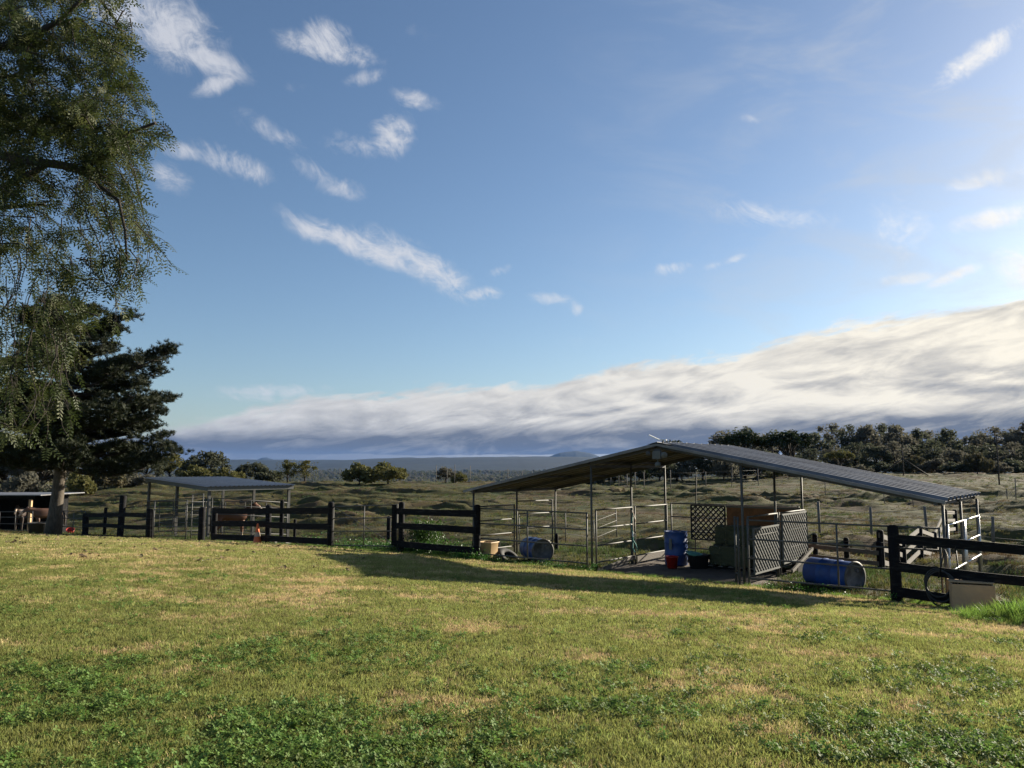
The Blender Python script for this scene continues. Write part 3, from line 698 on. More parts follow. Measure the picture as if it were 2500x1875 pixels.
# hay bales
def bale(c, rz, label, L=1.02, W=.48, H=.44):
    o = thing('hay_bale', c, label, 'hay bale', 'hay bales stacked in the middle bay')
    nx, ny, nz = 14, 7, 7; bm = bmesh.new(); bmesh.ops.create_cube(bm, size=1); bmesh.ops.subdivide_edges(bm, edges=bm.edges[:], cuts=7, use_grid_fill=True)
    for v in bm.verts:
        k = v.co.copy(); q = Vector((k.x * L, k.y * W, k.z * H)); e = (abs(k.x) > .49) + (abs(k.y) > .49) + (abs(k.z) > .49)
        q *= 1 - .025 * (e - 1); q += Vector((rng.normal(0, .012), rng.normal(0, .01), rng.normal(0, .01)))
        for sx in (-.22, .22):
            if abs(k.x - sx) < .07: q.y *= .96; q.z *= .97
        v.co = q
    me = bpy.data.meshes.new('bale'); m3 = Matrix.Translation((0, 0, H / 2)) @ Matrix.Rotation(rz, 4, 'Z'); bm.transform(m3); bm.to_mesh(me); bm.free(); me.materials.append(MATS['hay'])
    b = bpy.data.objects.new('body', me); C.objects.link(b); b.parent = o
    for sx in (-.22, .22):
        t = MB(); m = Matrix.Rotation(rz, 3, 'Z'); p = [(sx * L, -W / 2 * .97, -H / 2), (sx * L, W / 2 * .97, -H / 2), (sx * L, W / 2 * .97, H / 2), (sx * L, -W / 2 * .97, H / 2)]
        pts = [m @ Vector(q) + Vector(c) + Vector((0, 0, H / 2)) for q in p]
        t.tube(pts + [pts[0]], .006, 5).build('twine', 'straw', o)
    # loose stems
    t = MB()
    for i in range(90):
        k = Vector((rng.uniform(-.5, .5) * L, rng.uniform(-.5, .5) * W, rng.uniform(-.5, .5) * H)); ax = int(rng.integers(0, 3)); k[ax] = (L, W, H)[ax] * .5 * (1 if rng.uniform() < .5 else -1)
        d = Vector(rng.normal(0, 1, 3)).normalized() * rng.uniform(.03, .09); m = Matrix.Rotation(rz, 3, 'Z'); a = m @ k + Vector(c) + Vector((0, 0, H / 2)); b2 = a + m @ d; sd_ = Vector((0, 0, .004))
        t.add([a - sd_, a + sd_, b2], [(0, 1, 2)])
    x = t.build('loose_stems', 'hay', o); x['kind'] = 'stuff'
    return o
hr = math.atan2(UY, UX)
hb = [(5.85, 3.05, .1), (5.9, 3.08, .54), (6.78, 2.9, .1), (6.75, 2.92, .54), (6.0, 2.5, .1)]
hl = ['lowest hay bale at the back beside the blue drum', 'upper hay bale at the back beside the blue drum', 'lower hay bale next to the bay divider', 'upper hay bale next to the bay divider', 'single hay bale in front of the stack']
for (u, v, h), l in zip(hb, hl): bale(BP(u, v, h), hr + rng.normal(0, .04), l)
pl = thing('pallet', BP(6.2, 2.9, 0), 'low timber pallet under the hay bales', 'pallet')
for v in (2.3, 2.75, 3.2): MB().beam(BP(5.2, v, .045), BP(7.15, v, .045), .09, .05).build('runner', 'blackwood', pl)
for u in np.linspace(5.3, 7.05, 8): MB().beam(BP(u, 2.22, .083), BP(u, 3.3, .083), .12, .022).build('plank', 'greywood', pl)
tim = thing('timber_block', BP(4.3, 3.3, .05), 'dark timber sleeper lying left of the upright blue drum', 'timber')
MB().beam(BP(3.95, 3.2, .1), BP(4.7, 3.3, .1), .18, .18).build('beam', 'blackwood', tim)

# drums, buckets, boxes
DR = [(0, 0), (.27, 0), (.285, .02), (.285, .27), (.297, .285), (.297, .305), (.285, .32), (.285, .58), (.297, .595), (.297, .615), (.285, .63), (.285, .87), (.292, .88), (.292, .9), (.27, .9), (.265, .87), (0, .87)]
dr = thing('plastic_drum', BP(4.62, 2.3, .03), 'upright bright blue plastic drum in the middle bay', 'drum')
MB().lathe(BP(4.62, 2.3, .03), [(r_ * .97, z_ * .9) for r_, z_ in DR], 28).build('body', 'bluedrum', dr); drb = list(dr.children)[0]
for k in (.1, -.13): MB().lathe(BP(4.62 + k, 2.3, .81), [(0, 0), (.035, 0), (.035, .02), (0, .02)], 10).build('bung', 'bluedrum', drb)
MB().beam(BP(4.63, 1.99, .68), BP(4.63, 1.985, .42), .07, .01, up=(0, 0, 1)).build('hanging_label', 'latgrey', drb)
def lying(c, ax, label, m, mend, L=.92, rad=.3):
    c = Vector(c); ax = Vector(ax).normalized(); o = thing('barrel', c - Vector((0, 0, rad)), label, 'barrel')
    k = L / .9; pr = [(r * rad / .292, z * k - L / 2) for r, z in DR[1:14]]
    MB().lathe(c, pr, 28, axis=ax).build('body', m, o)
    e = MB().lathe(c, [(0, L / 2 - .045), (.26 * rad / .292, L / 2 - .045), (.275 * rad / .292, L / 2 - .002)], 28, axis=ax); lid_ = e.build('end_lid', mend, o)
    e = MB().lathe(c, [(0, -L / 2 + .01), (.26 * rad / .292, -L / 2 + .01)], 28, axis=ax); e.build('end_lid', m, o)
    MB().lathe(c, [(.283 * rad / .292, L / 2 - .012), (.305 * rad / .292, L / 2 - .008), (.305 * rad / .292, L / 2 + .012), (.27 * rad / .292, L / 2 + .012)], 28, axis=ax).build('rim', 'galv', o)
    q = ax.to_track_quat('Z', 'Y').to_matrix()
    MB().lathe(c + q @ Vector((.1, .12, L / 2 - .046)), [(0, 0), (.035, 0), (.035, .03), (0, .03)], 10, axis=ax).build('bung', mend, lid_)
    return o
c = at(1308, 1341, 20.3); lying(c, U3 * .86 - V3 * .5, 'dark blue barrel lying on its side with scuffed grey lid, left bay', 'bluedrumdirty', 'drumend', L=.9, rad=.29)
cr = thing('barrel_cradle', c - Vector((0, 0, .5)), 'low dark timber cradle under the lying barrel in the left bay', 'cradle')
for q in (-.28, .28):
    pp = c + U3 * q; MB().beam(pp + V3 * -.3 + Vector((0, 0, -.38)), pp + V3 * .3 + Vector((0, 0, -.38)), .1, .2).build('block', 'blackwood', cr)
ty = thing('rubber_tyre', at(1238, 1372, 20.9), 'black rubber tyre on the ground behind the lying barrel', 'tyre')
cc = at(1240, 1365, 20.9); MB().lathe(cc, [(.17, -.1), (.3, -.11), (.34, -.06), (.34, .06), (.3, .11), (.17, .1), (.19, 0), (.17, -.1)], 24, axis=(.5, -.4, .75)).build('tread', 'rubber', ty)
c = at(2033, 1402, 16.0); lying(c, U3 * .92 - V3 * .38, 'clean mid-blue barrel lying on its side in the right bay', 'bluedrum', 'drumend', L=1.04, rad=.3)
cr = thing('barrel_cradle', c - Vector((0, 0, .4)), 'pair of timber blocks under the blue barrel in the right bay', 'cradle')
for q in (-.3, .3):
    pp = c + U3 * q; MB().beam(pp + V3 * -.3 + Vector((0, 0, -.34)), pp + V3 * .3 + Vector((0, 0, -.34)), .1, .12).build('block', 'greywood', cr)
bk = thing('bucket', BP(4.85, 1.62, .02), 'red plastic bucket on the dirt in front of the upright drum', 'bucket')
MB().lathe(BP(4.85, 1.62, .03), [(0, 0), (.11, 0), (.148, .26), (.16, .26), (.16, .275), (.142, .275), (.105, .02), (0, .02)], 22).build('pail', 'redplastic', bk); pail = list(bk.children)[0]
MB().tube([BP(4.85 - .145, 1.62, .28)] + [BP(4.85 + .145 * math.cos(a), 1.62 - .1 * math.sin(a), .28 + .02 * math.sin(a)) for a in np.linspace(math.pi, 0, 9)], .006, 6).build('handle', 'steel', pail)
sv_ = thing('feed_scoop', BP(5.3, 2.0, .3), 'teal plastic pan lying on the dark bin beside the bucket', 'pan')
MB().lathe(BP(5.25, 1.95, .34), [(0, 0), (.13, .0), (.2, .05), (.21, .05), (.14, -.01), (0, -.01)], 18, axis=(.15, -.1, 1)).build('dish', 'rope', sv_)
bn = thing('feed_bin', BP(5.3, 2.05, 0), 'black rubber feed bin between the blue drum and hay', 'bin')
MB().lathe(BP(5.3, 2.1, .02), [(0, 0), (.2, 0), (.26, .3), (.275, .3), (.275, .32), (0, .32)], 20).build('tub', 'rubber', bn)
def openbox(name, a, xd, yd, L, W, H, th, m, label, cat, mi_in=None, lid=None):
    """open-topped box made of separate boards: a = base corner centre"""
    a = Vector(a); o = thing(name, a, label, cat); x = Vector(xd).normalized(); y = Vector(yd).normalized(); z = Vector((0, 0, 1))
    for s in (-1, 1):
        MB().beam(a - x * (L / 2) + y * s * (W / 2) + z * H / 2, a + x * (L / 2) + y * s * (W / 2) + z * H / 2, th, H).build('side_board', m, o)
        MB().beam(a - y * (W / 2 - th / 2) + x * s * (L / 2 - th / 2) + z * (H / 2 - .003), a + y * (W / 2 - th / 2) + x * s * (L / 2 - th / 2) + z * (H / 2 - .003), th, H - .006).build('end_board', m, o)
    MB().beam(a - x * (L / 2 - .004) + z * .03, a + x * (L / 2 - .004) + z * .03, W - .004, .02).build('base_board', m, o)
    if lid: MB().beam(a - x * (L / 2 + .02) + y * lid[0] + z * (H + lid[1]), a + x * (L / 2 + .02) + y * lid[0] + z * (H + lid[1]), W * lid[2], .02).build('lid', m, o)
    return o
c = line_pt(2341, .42); openbox('wooden_box', c, U3 + V3 * .25, V3 - U3 * .25, .62, .5, .46, .02, 'rawwood', 'pale plywood box under the black rails at the right', 'box', lid=(.1, .012, .62))
c = line_pt(1192, -.35); tb = thing('water_tub', c, 'tan square plastic tub beside the black corner post', 'tub')
t = MB(); Lt = .25
for (rr, z) in (): pass
def sq(h, q, rd=.05):
    pts = []
    for cx, cy, a0 in ((q - rd, q - rd, 0), (-q + rd, q - rd, 90), (-q + rd, -q + rd, 180), (q - rd, -q + rd, 270)):
        for k in range(4):
            a = R_(a0 + k * 30); pts.append(c + Matrix.Rotation(-.55, 3, 'Z') @ Vector((cx + rd * math.cos(a), cy + rd * math.sin(a), h)))
    return pts
rings = [sq(0, .19), sq(.44, .215), sq(.455, .235), sq(.475, .235), sq(.475, .2), sq(.1, .175)]
vs = [p for r_ in rings for p in r_]; n = 16
fs = [(i * n + k, i * n + (k + 1) % n, (i + 1) * n + (k + 1) % n, (i + 1) * n + k) for i in range(5) for k in range(n)] + [tuple(5 * n + k for k in range(n))]
t.add(vs, fs, 0, True).build('shell', 'tanplastic', tb)
MB().tube([c + Vector((-.24, -.1, .44)), c + Vector((-.3, -.15, .55)), c + Vector((-.38, -.1, .6)), c + Vector((-.42, 0, .3))], .012, 6).build('hose', 'cable', tb)
# rope halter on the left divider
hp = BP(BW / 3 + .04, 1.78, 1.45); hl_ = thing('rope_halter', hp, 'teal and white lead rope halter hanging on the divider post', 'halter')
MB().tube([hp, hp + Vector((.02, -.05, -.25)), hp + Vector((-.02, -.05, -.5)), hp + Vector((.03, -.06, -.72)), hp + Vector((.0, -.05, -.8)), hp + Vector((.09, -.05, -.95)), hp + Vector((.13, -.05, -1.08)), hp + Vector((.06, -.05, -1.14)), hp + Vector((.01, -.05, -1.02)), hp + Vector((.03, -.06, -.75))], .013, 6).build('lead_rope', 'rope', hl_)
MB().tube([hp + Vector((0, -.05, -.1)), hp + Vector((.09, -.05, -.35)), hp + Vector((.05, -.05, -.6)), hp + Vector((-.04, -.05, -.55)), hp + Vector((-.03, -.05, -.3)), hp + Vector((0, -.05, -.1))], .012, 6).build('headstall', 'palehair', hl_)
MB().lathe(hp + Vector((.02, -.06, -.7)), [(.02, -.06), (.028, 0), (.02, .06)], 8).build('snap', 'white', hl_)
dp = thing('dark_pole', BP(4.4, BD + .3), 'thin dark upright pole rising behind the black lattice', 'pole')
pipe(BP(4.42, BD + .12, -.1), BP(4.5, BD + .12, 2.15), .014).build('shaft', 'rubber', dp)
MB().lathe(BP(4.5, BD + .12, 2.15), [(0, 0), (.022, .0), (.022, .03), (0, .03)], 8).build('cap', 'rubber', dp)

# ------------------------------------------------------------------ black timber fences
def wpost(p, h, m, parent, w=.15, name='post', lean=(0, 0)):
    t = MB(); p = Vector(p); prof = [(w / 2, -.1), (w / 2, h - .05), (w / 2 * .86, h - .015), (w / 2 * .5, h), (0, h + .002)]
    t.lathe(p, [(r * 1.02, z) for r, z in prof], 12, axis=(lean[0], lean[1], 1)); return t.build(name, m, parent)
def wfence(name, posts, hs, h, label, rails=None, w=.15, rh=.15, m='blackwood', s_off=.09, ends=(0.0, 0.0), group=None, cat='fence', heights=None):
    o = thing(name, sum(posts, Vector()) / len(posts), label, cat, group)
    for i, p in enumerate(posts): wpost(p, (heights[i] if heights else h), m, o, w, lean=(rng.normal(0, .012), rng.normal(0, .012)))
    off = -V3 * s_off
    for i in range(len(posts) - 1):
        d = (posts[i + 1] - posts[i]); dn = d.normalized()
        a = posts[i] - dn * (ends[0] if i == 0 else -.003); b = posts[i + 1] + dn * (ends[1] if i == len(posts) - 2 else -.003)
        for hh in hs:
            j = rng.normal(0, .012, 4); q0 = a + off + Vector((0, 0, hh + j[0])); q1 = b + off + Vector((0, 0, hh + j[1])); nseg = 6; t = MB(); vs = []
            for g in range(nseg + 1):
                f = g / nseg; c0 = q0.lerp(q1, f) + Vector((0, 0, j[2] * math.sin(3.14 * f))) + V3 * j[3] * math.sin(3.14 * f); e_ = rng.normal(0, .003)
                vs += [c0 + V3 * .0175 + Vector((0, 0, rh / 2 + e_)), c0 - V3 * .0175 + Vector((0, 0, rh / 2 + e_)), c0 - V3 * .0175 - Vector((0, 0, rh / 2 + e_)), c0 + V3 * .0175 - Vector((0, 0, rh / 2 + e_))]
            fs = [(4 * g + k, 4 * g + (k + 1) % 4, 4 * g + 4 + (k + 1) % 4, 4 * g + 4 + k) for g in range(nseg) for k in range(4)] + [(3, 2, 1, 0), tuple(4 * nseg + k for k in range(4))]
            t.add(vs, fs).build('rail', m, o)
    return o
pR = [line_pt(2163, .2)]
for k in (1, 2): pR.append(pR[0] + U3 * 2.6 * k); pR[-1].z = gz(pR[-1].x, pR[-1].y) - .12 * k
wfence('rail_fence', pR, (.2, .65, 1.13), 1.36, 'black three-rail timber fence ending at a round-topped post', ends=(.02, .0), w=.19, rh=.16)
a, b = line_pt(985, .12), line_pt(1167, .12)
fm = wfence('rail_fence', [a, b], (.3, .77, 1.2), 1.44, 'short black three-rail fence panel left of the shelter', ends=(.16, .05), w=.17, rh=.17)
MB().beam(a - U3 * .16 - V3 * .13 + Vector((0, 0, .24)), a - U3 * .16 - V3 * .13 + Vector((0, 0, 1.36)), .04, .13, up=(1, 0, 0)).build('stile', 'blackwood', fm)
a, b, c_ = line_pt(537, .1), line_pt(667, .1), line_pt(815, .1)
wfence('rail_fence', [a, b, c_], (.22, .66, 1.12), 1.35, 'long black three-rail fence in front of the small shelter', ends=(.0, .05), w=.19, rh=.19, heights=[1.22, 1.3, 1.4])
a, b, c_ = line_pt(229, .1), line_pt(312, .1), line_pt(382, .1)
wfence('rail_fence', [a, b, c_], (.05, .48, .95), 1.1, 'black three-rail fence with one tall post near the pine', ends=(.05, .05), w=.26, rh=.16, heights=[1.0, 1.75, 1.2])
gp_ = thing('gate_post', line_pt(507, .1), 'lone dark gate post with chain left of the long fence', 'post')
wpost(line_pt(507, .1), 1.25, 'blackwood', gp_, .24, 'shaft')
for k in range(9):
    q = line_pt(507, .1) + Vector((.12 + .02 * k, -.12, .62 - .05 * math.sin(k * .4))); MB().lathe(q, [(.008, -.012), (.018, 0), (.008, .012)], 6, axis=(1, 0, (-1) ** k)).build('chain_link', 'galv', gp_)
for px, s, h, lab in ((698, -.5, 1.45, 'tall black post behind the long black fence'), (730, -7, .9, 'short dark post far behind the long black fence'), (955, -2.2, 1.0, 'leaning dark post seen through the pipe gate'), (1050, -4.0, .8, 'stubby dark post behind the leafy weeds'), (275, -.9, 1.25, 'dark post behind the tall-post fence'), (1218, -3.4, .55, 'low black stake behind the tan tub'), (1357, -3.2, .5, 'low black stake right of the scuffed barrel')):
    p = line_pt(px, s); q = thing('wooden_post', p, lab, 'post'); wpost(p, h, 'blackwood', q, .14 if h > .6 else .09, 'shaft'); MB().lathe(p + Vector((0, 0, h)), [(0, .0), (.03, 0), (.03, .012), (0, .012)], 8).build('cap', 'blackwood', q)
# hose and tangle on the right fence
hz = line_pt(2262, .3); hs_ = thing('coiled_hose', hz, 'black hose looped over the lower rail beside the plywood box', 'hose')
for k in range(3):
    ce = hz + Vector((.02 * k, -.02 * k, .42 - .05 * k)); MB().tube([ce + U3 * (.2 + .02 * k) * math.cos(a) + Vector((0, 0, (.24 + .03 * k) * math.sin(a))) for a in np.linspace(0, 6.283, 25)], .016, 6).build('coil', 'cable', hs_)
MB().tube([hz + Vector((0, -.03, .5)), hz + U3 * .12 + Vector((0, -.03, 1.0)), hz + U3 * .2 + Vector((0, 0, .82)), hz + U3 * .3 + Vector((0, 0, 1.05)), hz + U3 * .33 + Vector((0, 0, .5)), hz + U3 * .3 + Vector((0, 0, .0))], .012, 6).build('loop', 'cable', hs_)

# ------------------------------------------------------------------ receding grey rail fence and back stakes
st = Vector((8.9, 19.1, 0)); dirB = Vector((math.sin(R_(35.5)), math.cos(R_(35.5)), 0)); P = []
for k in range(6):
    p = st + dirB * 3.0 * k; p.z = gz(p.x, p.y); P.append(p)
o = thing('paddock_fence', P[0], 'grey-railed paddock fence with black posts running away behind the right bay', 'fence')
for p in P: wpost(p, 1.0, 'blackwood', o, .16)
for i in range(5):
    for hh in (.25, .58, .88): MB().beam(P[i] - V3 * .1 + Vector((0, 0, hh)), P[i + 1] - V3 * .1 + Vector((0, 0, hh)), .035, .12).build('rail', 'greywood', o)
P = []
for k, pu in enumerate((U0 + BW - 2.25, U0 + BW - 3.0, U0 + BW - 3.75, U0 + BW - 4.7)):
    p = Vector((UX * pu + VX * (V0 + 4.9), UY * pu + VY * (V0 + 4.9), 0)); p.z = gz(p.x, p.y); P.append(p)
o = thing('stake_fence', P[0], 'row of short black stakes with sagging wire behind the blue barrel', 'fence')
for k, p in enumerate(P): wpost(p, .72 + .05 * k, 'blackwood', o, .13)
for hh in (.2, .45): MB().beam(P[0] - V3 * .085 + Vector((0, 0, hh)), P[3] - V3 * .085 + Vector((0, 0, hh + .1)), .03, .1).build('rail', 'greywood', o)
MB().tube([P[3] + Vector((-.5, .2, 1.05)), P[3] + Vector((0, 0, .8)), P[1] + Vector((0, -.1, .68)), P[0] + Vector((.5, -.3, .7))], .008, 5).build('wire', 'galv', o)

# ------------------------------------------------------------------ pipe gates and pens on the left
a, b = line_pt(822, .05), line_pt(975, .05); a.z += .02; b.z += .12
panel(a, b, 'silver pipe gate between the long fence and the short panel', hs=(.08, .5, .88, 1.24), mids=1, name='pipe_gate', cat='gate', brace=True)
a, b = line_pt(392, .0), line_pt(470, -.3)
panel(a, b, 'dark pipe gate right of the tall-post fence', hs=(.15, .5, .84, 1.16, 1.5), mids=0, m='steel', name='pipe_gate', cat='gate')
a, b = line_pt(482, -.5), line_pt(508, -.5)
panel(a, b, 'narrow ladder-like pipe panel beside the lone gate post', hs=(.2, .5, .8, 1.1, 1.4, 1.72), mids=0, name='pipe_hurdle', cat='hurdle')
a, b = line_pt(173, .0), line_pt(226, .0)
panel(a, b, 'light pipe gate with a diagonal brace right of the pine trunk', hs=(.06, .42, .8, 1.12), mids=1, name='pipe_gate', cat='gate', brace=True)
p0, p1, p2 = line_pt(-60, -.4), line_pt(20, -.4), line_pt(100, -.4)
panel(p0, p1, 'pipe panel at the picture edge in front of the dark shed', hs=(.15, .48, .82, 1.1), mids=1, m='steel', name='pipe_hurdle', cat='hurdle')
panel(p1 + U3 * .08, p2, 'pipe panel in front of the dark shed, nearer the pine', hs=(.15, .48, .82, 1.1), mids=1, m='steel', name='pipe_hurdle', cat='hurdle')

# small monopitch shelter
NN = Vector((-12.8, 33.0, 0)); w1 = Vector((.707, .707, 0)); w2 = Vector((-.707, .707, 0)); A1, A2 = 4.0, 7.0
zN = at(520, 1190, 33).z
def SP(a, b, h): return NN + w1 * a + w2 * b + Vector((0, 0, h))
def sroof(b): return zN + .3 * b / A2
sh = thing('small_shelter', NN + w1 * 2 + w2 * 3.5, 'small open shelter with a single-pitch blue-grey ribbed metal roof', 'shelter')
for (a, b) in ((.15, .15), (A1 - .15, .15), (.15, A2 - .15), (A1 - .15, A2 - .15), (.15, A2 / 2), (A1 - .15, A2 / 2)):
    p = SP(a, b, 0); p.z = gz(p.x, p.y) - .1; MB().box((p + SP(a, b, sroof(b) - .02)) / 2, (.11, .11, sroof(b) - .02 - p.z), math.pi / 4).build('post', 'galv', sh)
MB().beam(SP(0, 0, zN - .06), SP(A1, 0, zN - .06), .04, .17).build('fascia', 'latgrey', sh)
MB().beam(SP(0, A2, zN + .24), SP(A1, A2, zN + .24), .04, .17).build('fascia', 'latgrey', sh)
for a in (.025, A1 - .025): MB().beam(SP(a, .03, zN - .062), SP(a, A2 - .03, zN + .238), .04, .17).build('fascia', 'latgrey', sh)
for b in (1.6, 3.4, 5.2): MB().beam(SP(.05, b, sroof(b) - .07), SP(A1 - .05, b, sroof(b) - .07), .05, .08).build('purlin', 'steel', sh)
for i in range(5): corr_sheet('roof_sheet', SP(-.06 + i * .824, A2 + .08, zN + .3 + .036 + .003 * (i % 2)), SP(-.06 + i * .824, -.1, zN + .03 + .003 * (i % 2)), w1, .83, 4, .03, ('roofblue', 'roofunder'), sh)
def sg(a, b):
    p = SP(a, b, 0); p.z = gz(p.x, p.y); return p
HS = (.3, .68, 1.06, 1.44, 1.72)
panel(sg(.25, .05), sg(A1 - .25, .05), 'dark pipe panel on the nearest side of the small shelter', hs=HS, m='steel', mids=1, name='pipe_hurdle', cat='hurdle')
panel(sg(.05, .25), sg(.05, A2 / 2 - .1), 'dark pipe panel on the left side of the small shelter, near half', hs=HS, m='steel', mids=0, name='pipe_hurdle', cat='hurdle')
panel(sg(.05, A2 / 2 + .1), sg(.05, A2 - .25), 'dark pipe panel on the left side of the small shelter, far half', hs=HS, m='steel', mids=1, name='pipe_hurdle', cat='hurdle')
panel(sg(A1 - .05, .25), sg(A1 - .05, A2 - .25), 'long pipe panel on the right side of the small shelter', hs=HS, m='steel', mids=2, name='pipe_hurdle', cat='hurdle')
panel(sg(.25, A2 - .05), sg(A1 - .25, A2 - .05), 'pipe panel across the far end of the small shelter', hs=HS, m='steel', mids=1, name='pipe_hurdle', cat='hurdle')

# dark shed at the left picture edge
sz = at(100, 1209, 43).z
def SH(px, d, h): p = at(px, HORIZON, d); return Vector((p.x, p.y, h))
s0 = SH(80, 43.3, 0); gs = gz(s0.x, s0.y); ds = thing('dark_shed', Vector((s0.x - 2.5, s0.y, gs)), 'dark open-fronted shed with a flat metal roof left of the pine', 'shed')
xr = s0.x; xl = xr - 6.0; y0, y1 = 43.3, 47.0
MB().box(((xl + xr) / 2 + .2, (y0 + y1) / 2, sz + .0), (xr - xl + 1.1, y1 - y0 + .7, .05)).build('roof', 'roofmetal', ds)
MB().box(((xl + xr) / 2, y0 + .05, sz - .13), (xr - xl + .3, .08, .2)).build('fascia', 'blackwood', ds)
for x in (xl, (xl + xr) / 2, xr): MB().box((x, y0 + .02, (gs + sz - .1) / 2 - .1), (.14, .14, sz - gs - .2)).build('post', 'rawwood' if x == xr else 'blackwood', ds)
for i in range(24):
    x = xl + .125 + i * .25; MB().box((x, y1, (gs - .3 + sz) / 2), (.24, .03, sz - gs + .24)).build('wall_board', 'blackwood', ds)
for i in range(14): MB().box((xl, y0 + .2 + i * .25, (gs - .3 + sz) / 2), (.03, .24, sz - gs + .24)).build('wall_board', 'blackwood', ds)
for i in range(4): MB().box((xr - .0, y0 + 2.75 + i * .25, (gs - .3 + sz) / 2 + .0), (.03, .24, sz - gs + .24)).build('wall_board', 'blackwood', ds)

# traffic cone
c = line_pt(641, .35); cn = thing('traffic_cone', c, 'weathered orange traffic cone standing against the long black fence', 'cone')
MB().box(c + Vector((0, 0, .02)), (.36, .36, .035), .4).build('base', 'orange', cn)
MB().lathe(c, [(.14, .03), (.085, .3), (.08, .3), (.03, .66), (.02, .68), (.0, .68)], 20).build('body', 'orange', cn)
MB().lathe(c, [(.098, .26), (.073, .4)], 20).build('band', 'palehair', cn)

# pale concrete edging behind the long fence
for i, (px, lab) in enumerate(((680, 'pale concrete block under the long fence, left one'), (706, 'pale concrete block under the long fence, right one'))):
    p = line_pt(px, -.25); q = thing('concrete_block', p, lab, 'block'); MB().beam(p - U3 * .26 + Vector((0, 0, .08)), p + U3 * .22 + Vector((0, 0, .08)), .2, .2).build('body', 'stone', q); MB().beam(p - U3 * .2 + Vector((0, 0, .182)), p + U3 * .16 + Vector((0, 0, .182)), .1, .01).build('core', 'steel', q)
rt = thing('red_feed_pan', line_pt(193, -1.2), 'red feed pan behind the braced pipe gate', 'pan')
MB().lathe(line_pt(193, -1.2) + Vector((0, 0, .12)), [(0, 0), (.14, 0), (.18, .13), (.19, .13), (.15, -.01), (0, -.02)], 20, axis=(.3, -.6, 1)).build('dish', 'redplastic', rt)
bb = line_pt(118, -.5); bt = thing('black_trough', bb, 'big black rubber trough left of the pine trunk', 'trough')
MB().lathe(bb, [(0, 0), (.42, 0), (.5, .5), (.54, .52), (.54, .56), (.48, .56), (.4, .08), (0, .08)], 26).build('tub', 'rubber', bt)

# far stock fences
def wire_fence(name, pts, h, label, r=.04, m='greywood', wires=(.4, .8, 1.15)):
    o = thing(name, pts[0], label, 'fence')
    for p in pts: MB().tube([p - Vector((0, 0, .1)), p + Vector((rng.normal(0, .03), 0, h * rng.uniform(.92, 1.08)))], r, 6).build('post', m, o)
    for q in wires: MB().tube([p + Vector((0, 0, q * h / 1.3)) for p in pts], .008, 4).build('wire', 'galv', o)
    return o
P = [on(px, d) for px, d in ((1240, 104), (1275, 100), (1300, 98), (1400, 92), (1425, 89), (1452, 86), (1490, 83), (1510, 80), (1531, 78), (1550, 76), (1572, 75), (1636, 73), (1700, 76), (1722, 77), (1785, 78), (1850, 79))]
wire_fence('stock_fence', P, 1.75, 'wire stock fence with pale posts along the far crest')
P = [on(px, d) for px, d in ((2012, 60), (2155, 53), (2225, 50), (2455, 52), (2475, 49), (2560, 50))]
wire_fence('stock_fence', P, 1.45, 'sparse wire fence on thin posts across the right pasture', r=.03)
P = [on(px, d) for px, d in ((1995, 31), (2120, 30), (2255, 29), (2412, 28), (2560, 27))]
wire_fence('stock_fence', P, 1.2, 'wire fence of weathered posts behind the paddock fence', r=.055)
P = [on(px, d) for px, d in ((1268, 30), (1380, 31), (1450, 32), (1504, 33))]
wire_fence('stock_fence', P, 1.15, 'thin steel-post wire fence behind the left bay', r=.02, m='galv')
P = [on(px, d) for px, d in ((1065, 100), (1092, 99), (1110, 98), (1148, 99))]
wire_fence('stock_fence', P, 2.2, 'short run of tall fence posts on the crest left of the shelter')
for px, d, h, lab in ((2205, 92, 3.4, 'tall dark braced post on the right-hand crest'), (2437, 72, 4.6, 'tallest dark post on the far right pasture'), (1888, 84, 3.6, 'tall dark post behind the shelter roof')):
    p = on(px, d); o = thing('tall_post', p, lab, 'post'); MB().tube([p - Vector((0, 0, .2)), p + Vector((0, 0, h))], [.075, .055], 8).build('shaft', 'barkdark', o)
    if 'braced' in lab:
        for s in (-1, 1): MB().tube([p + Vector((0, 0, h * .62)), p + Vector((s * 3.2, 0, -.1))], .07, 6).build('brace', 'barkdark', o)
    else: MB().tube([p + Vector((-.35, 0, h * .93)), p + Vector((.35, 0, h * .93))], .045, 6).build('crosspiece', 'barkdark', o)

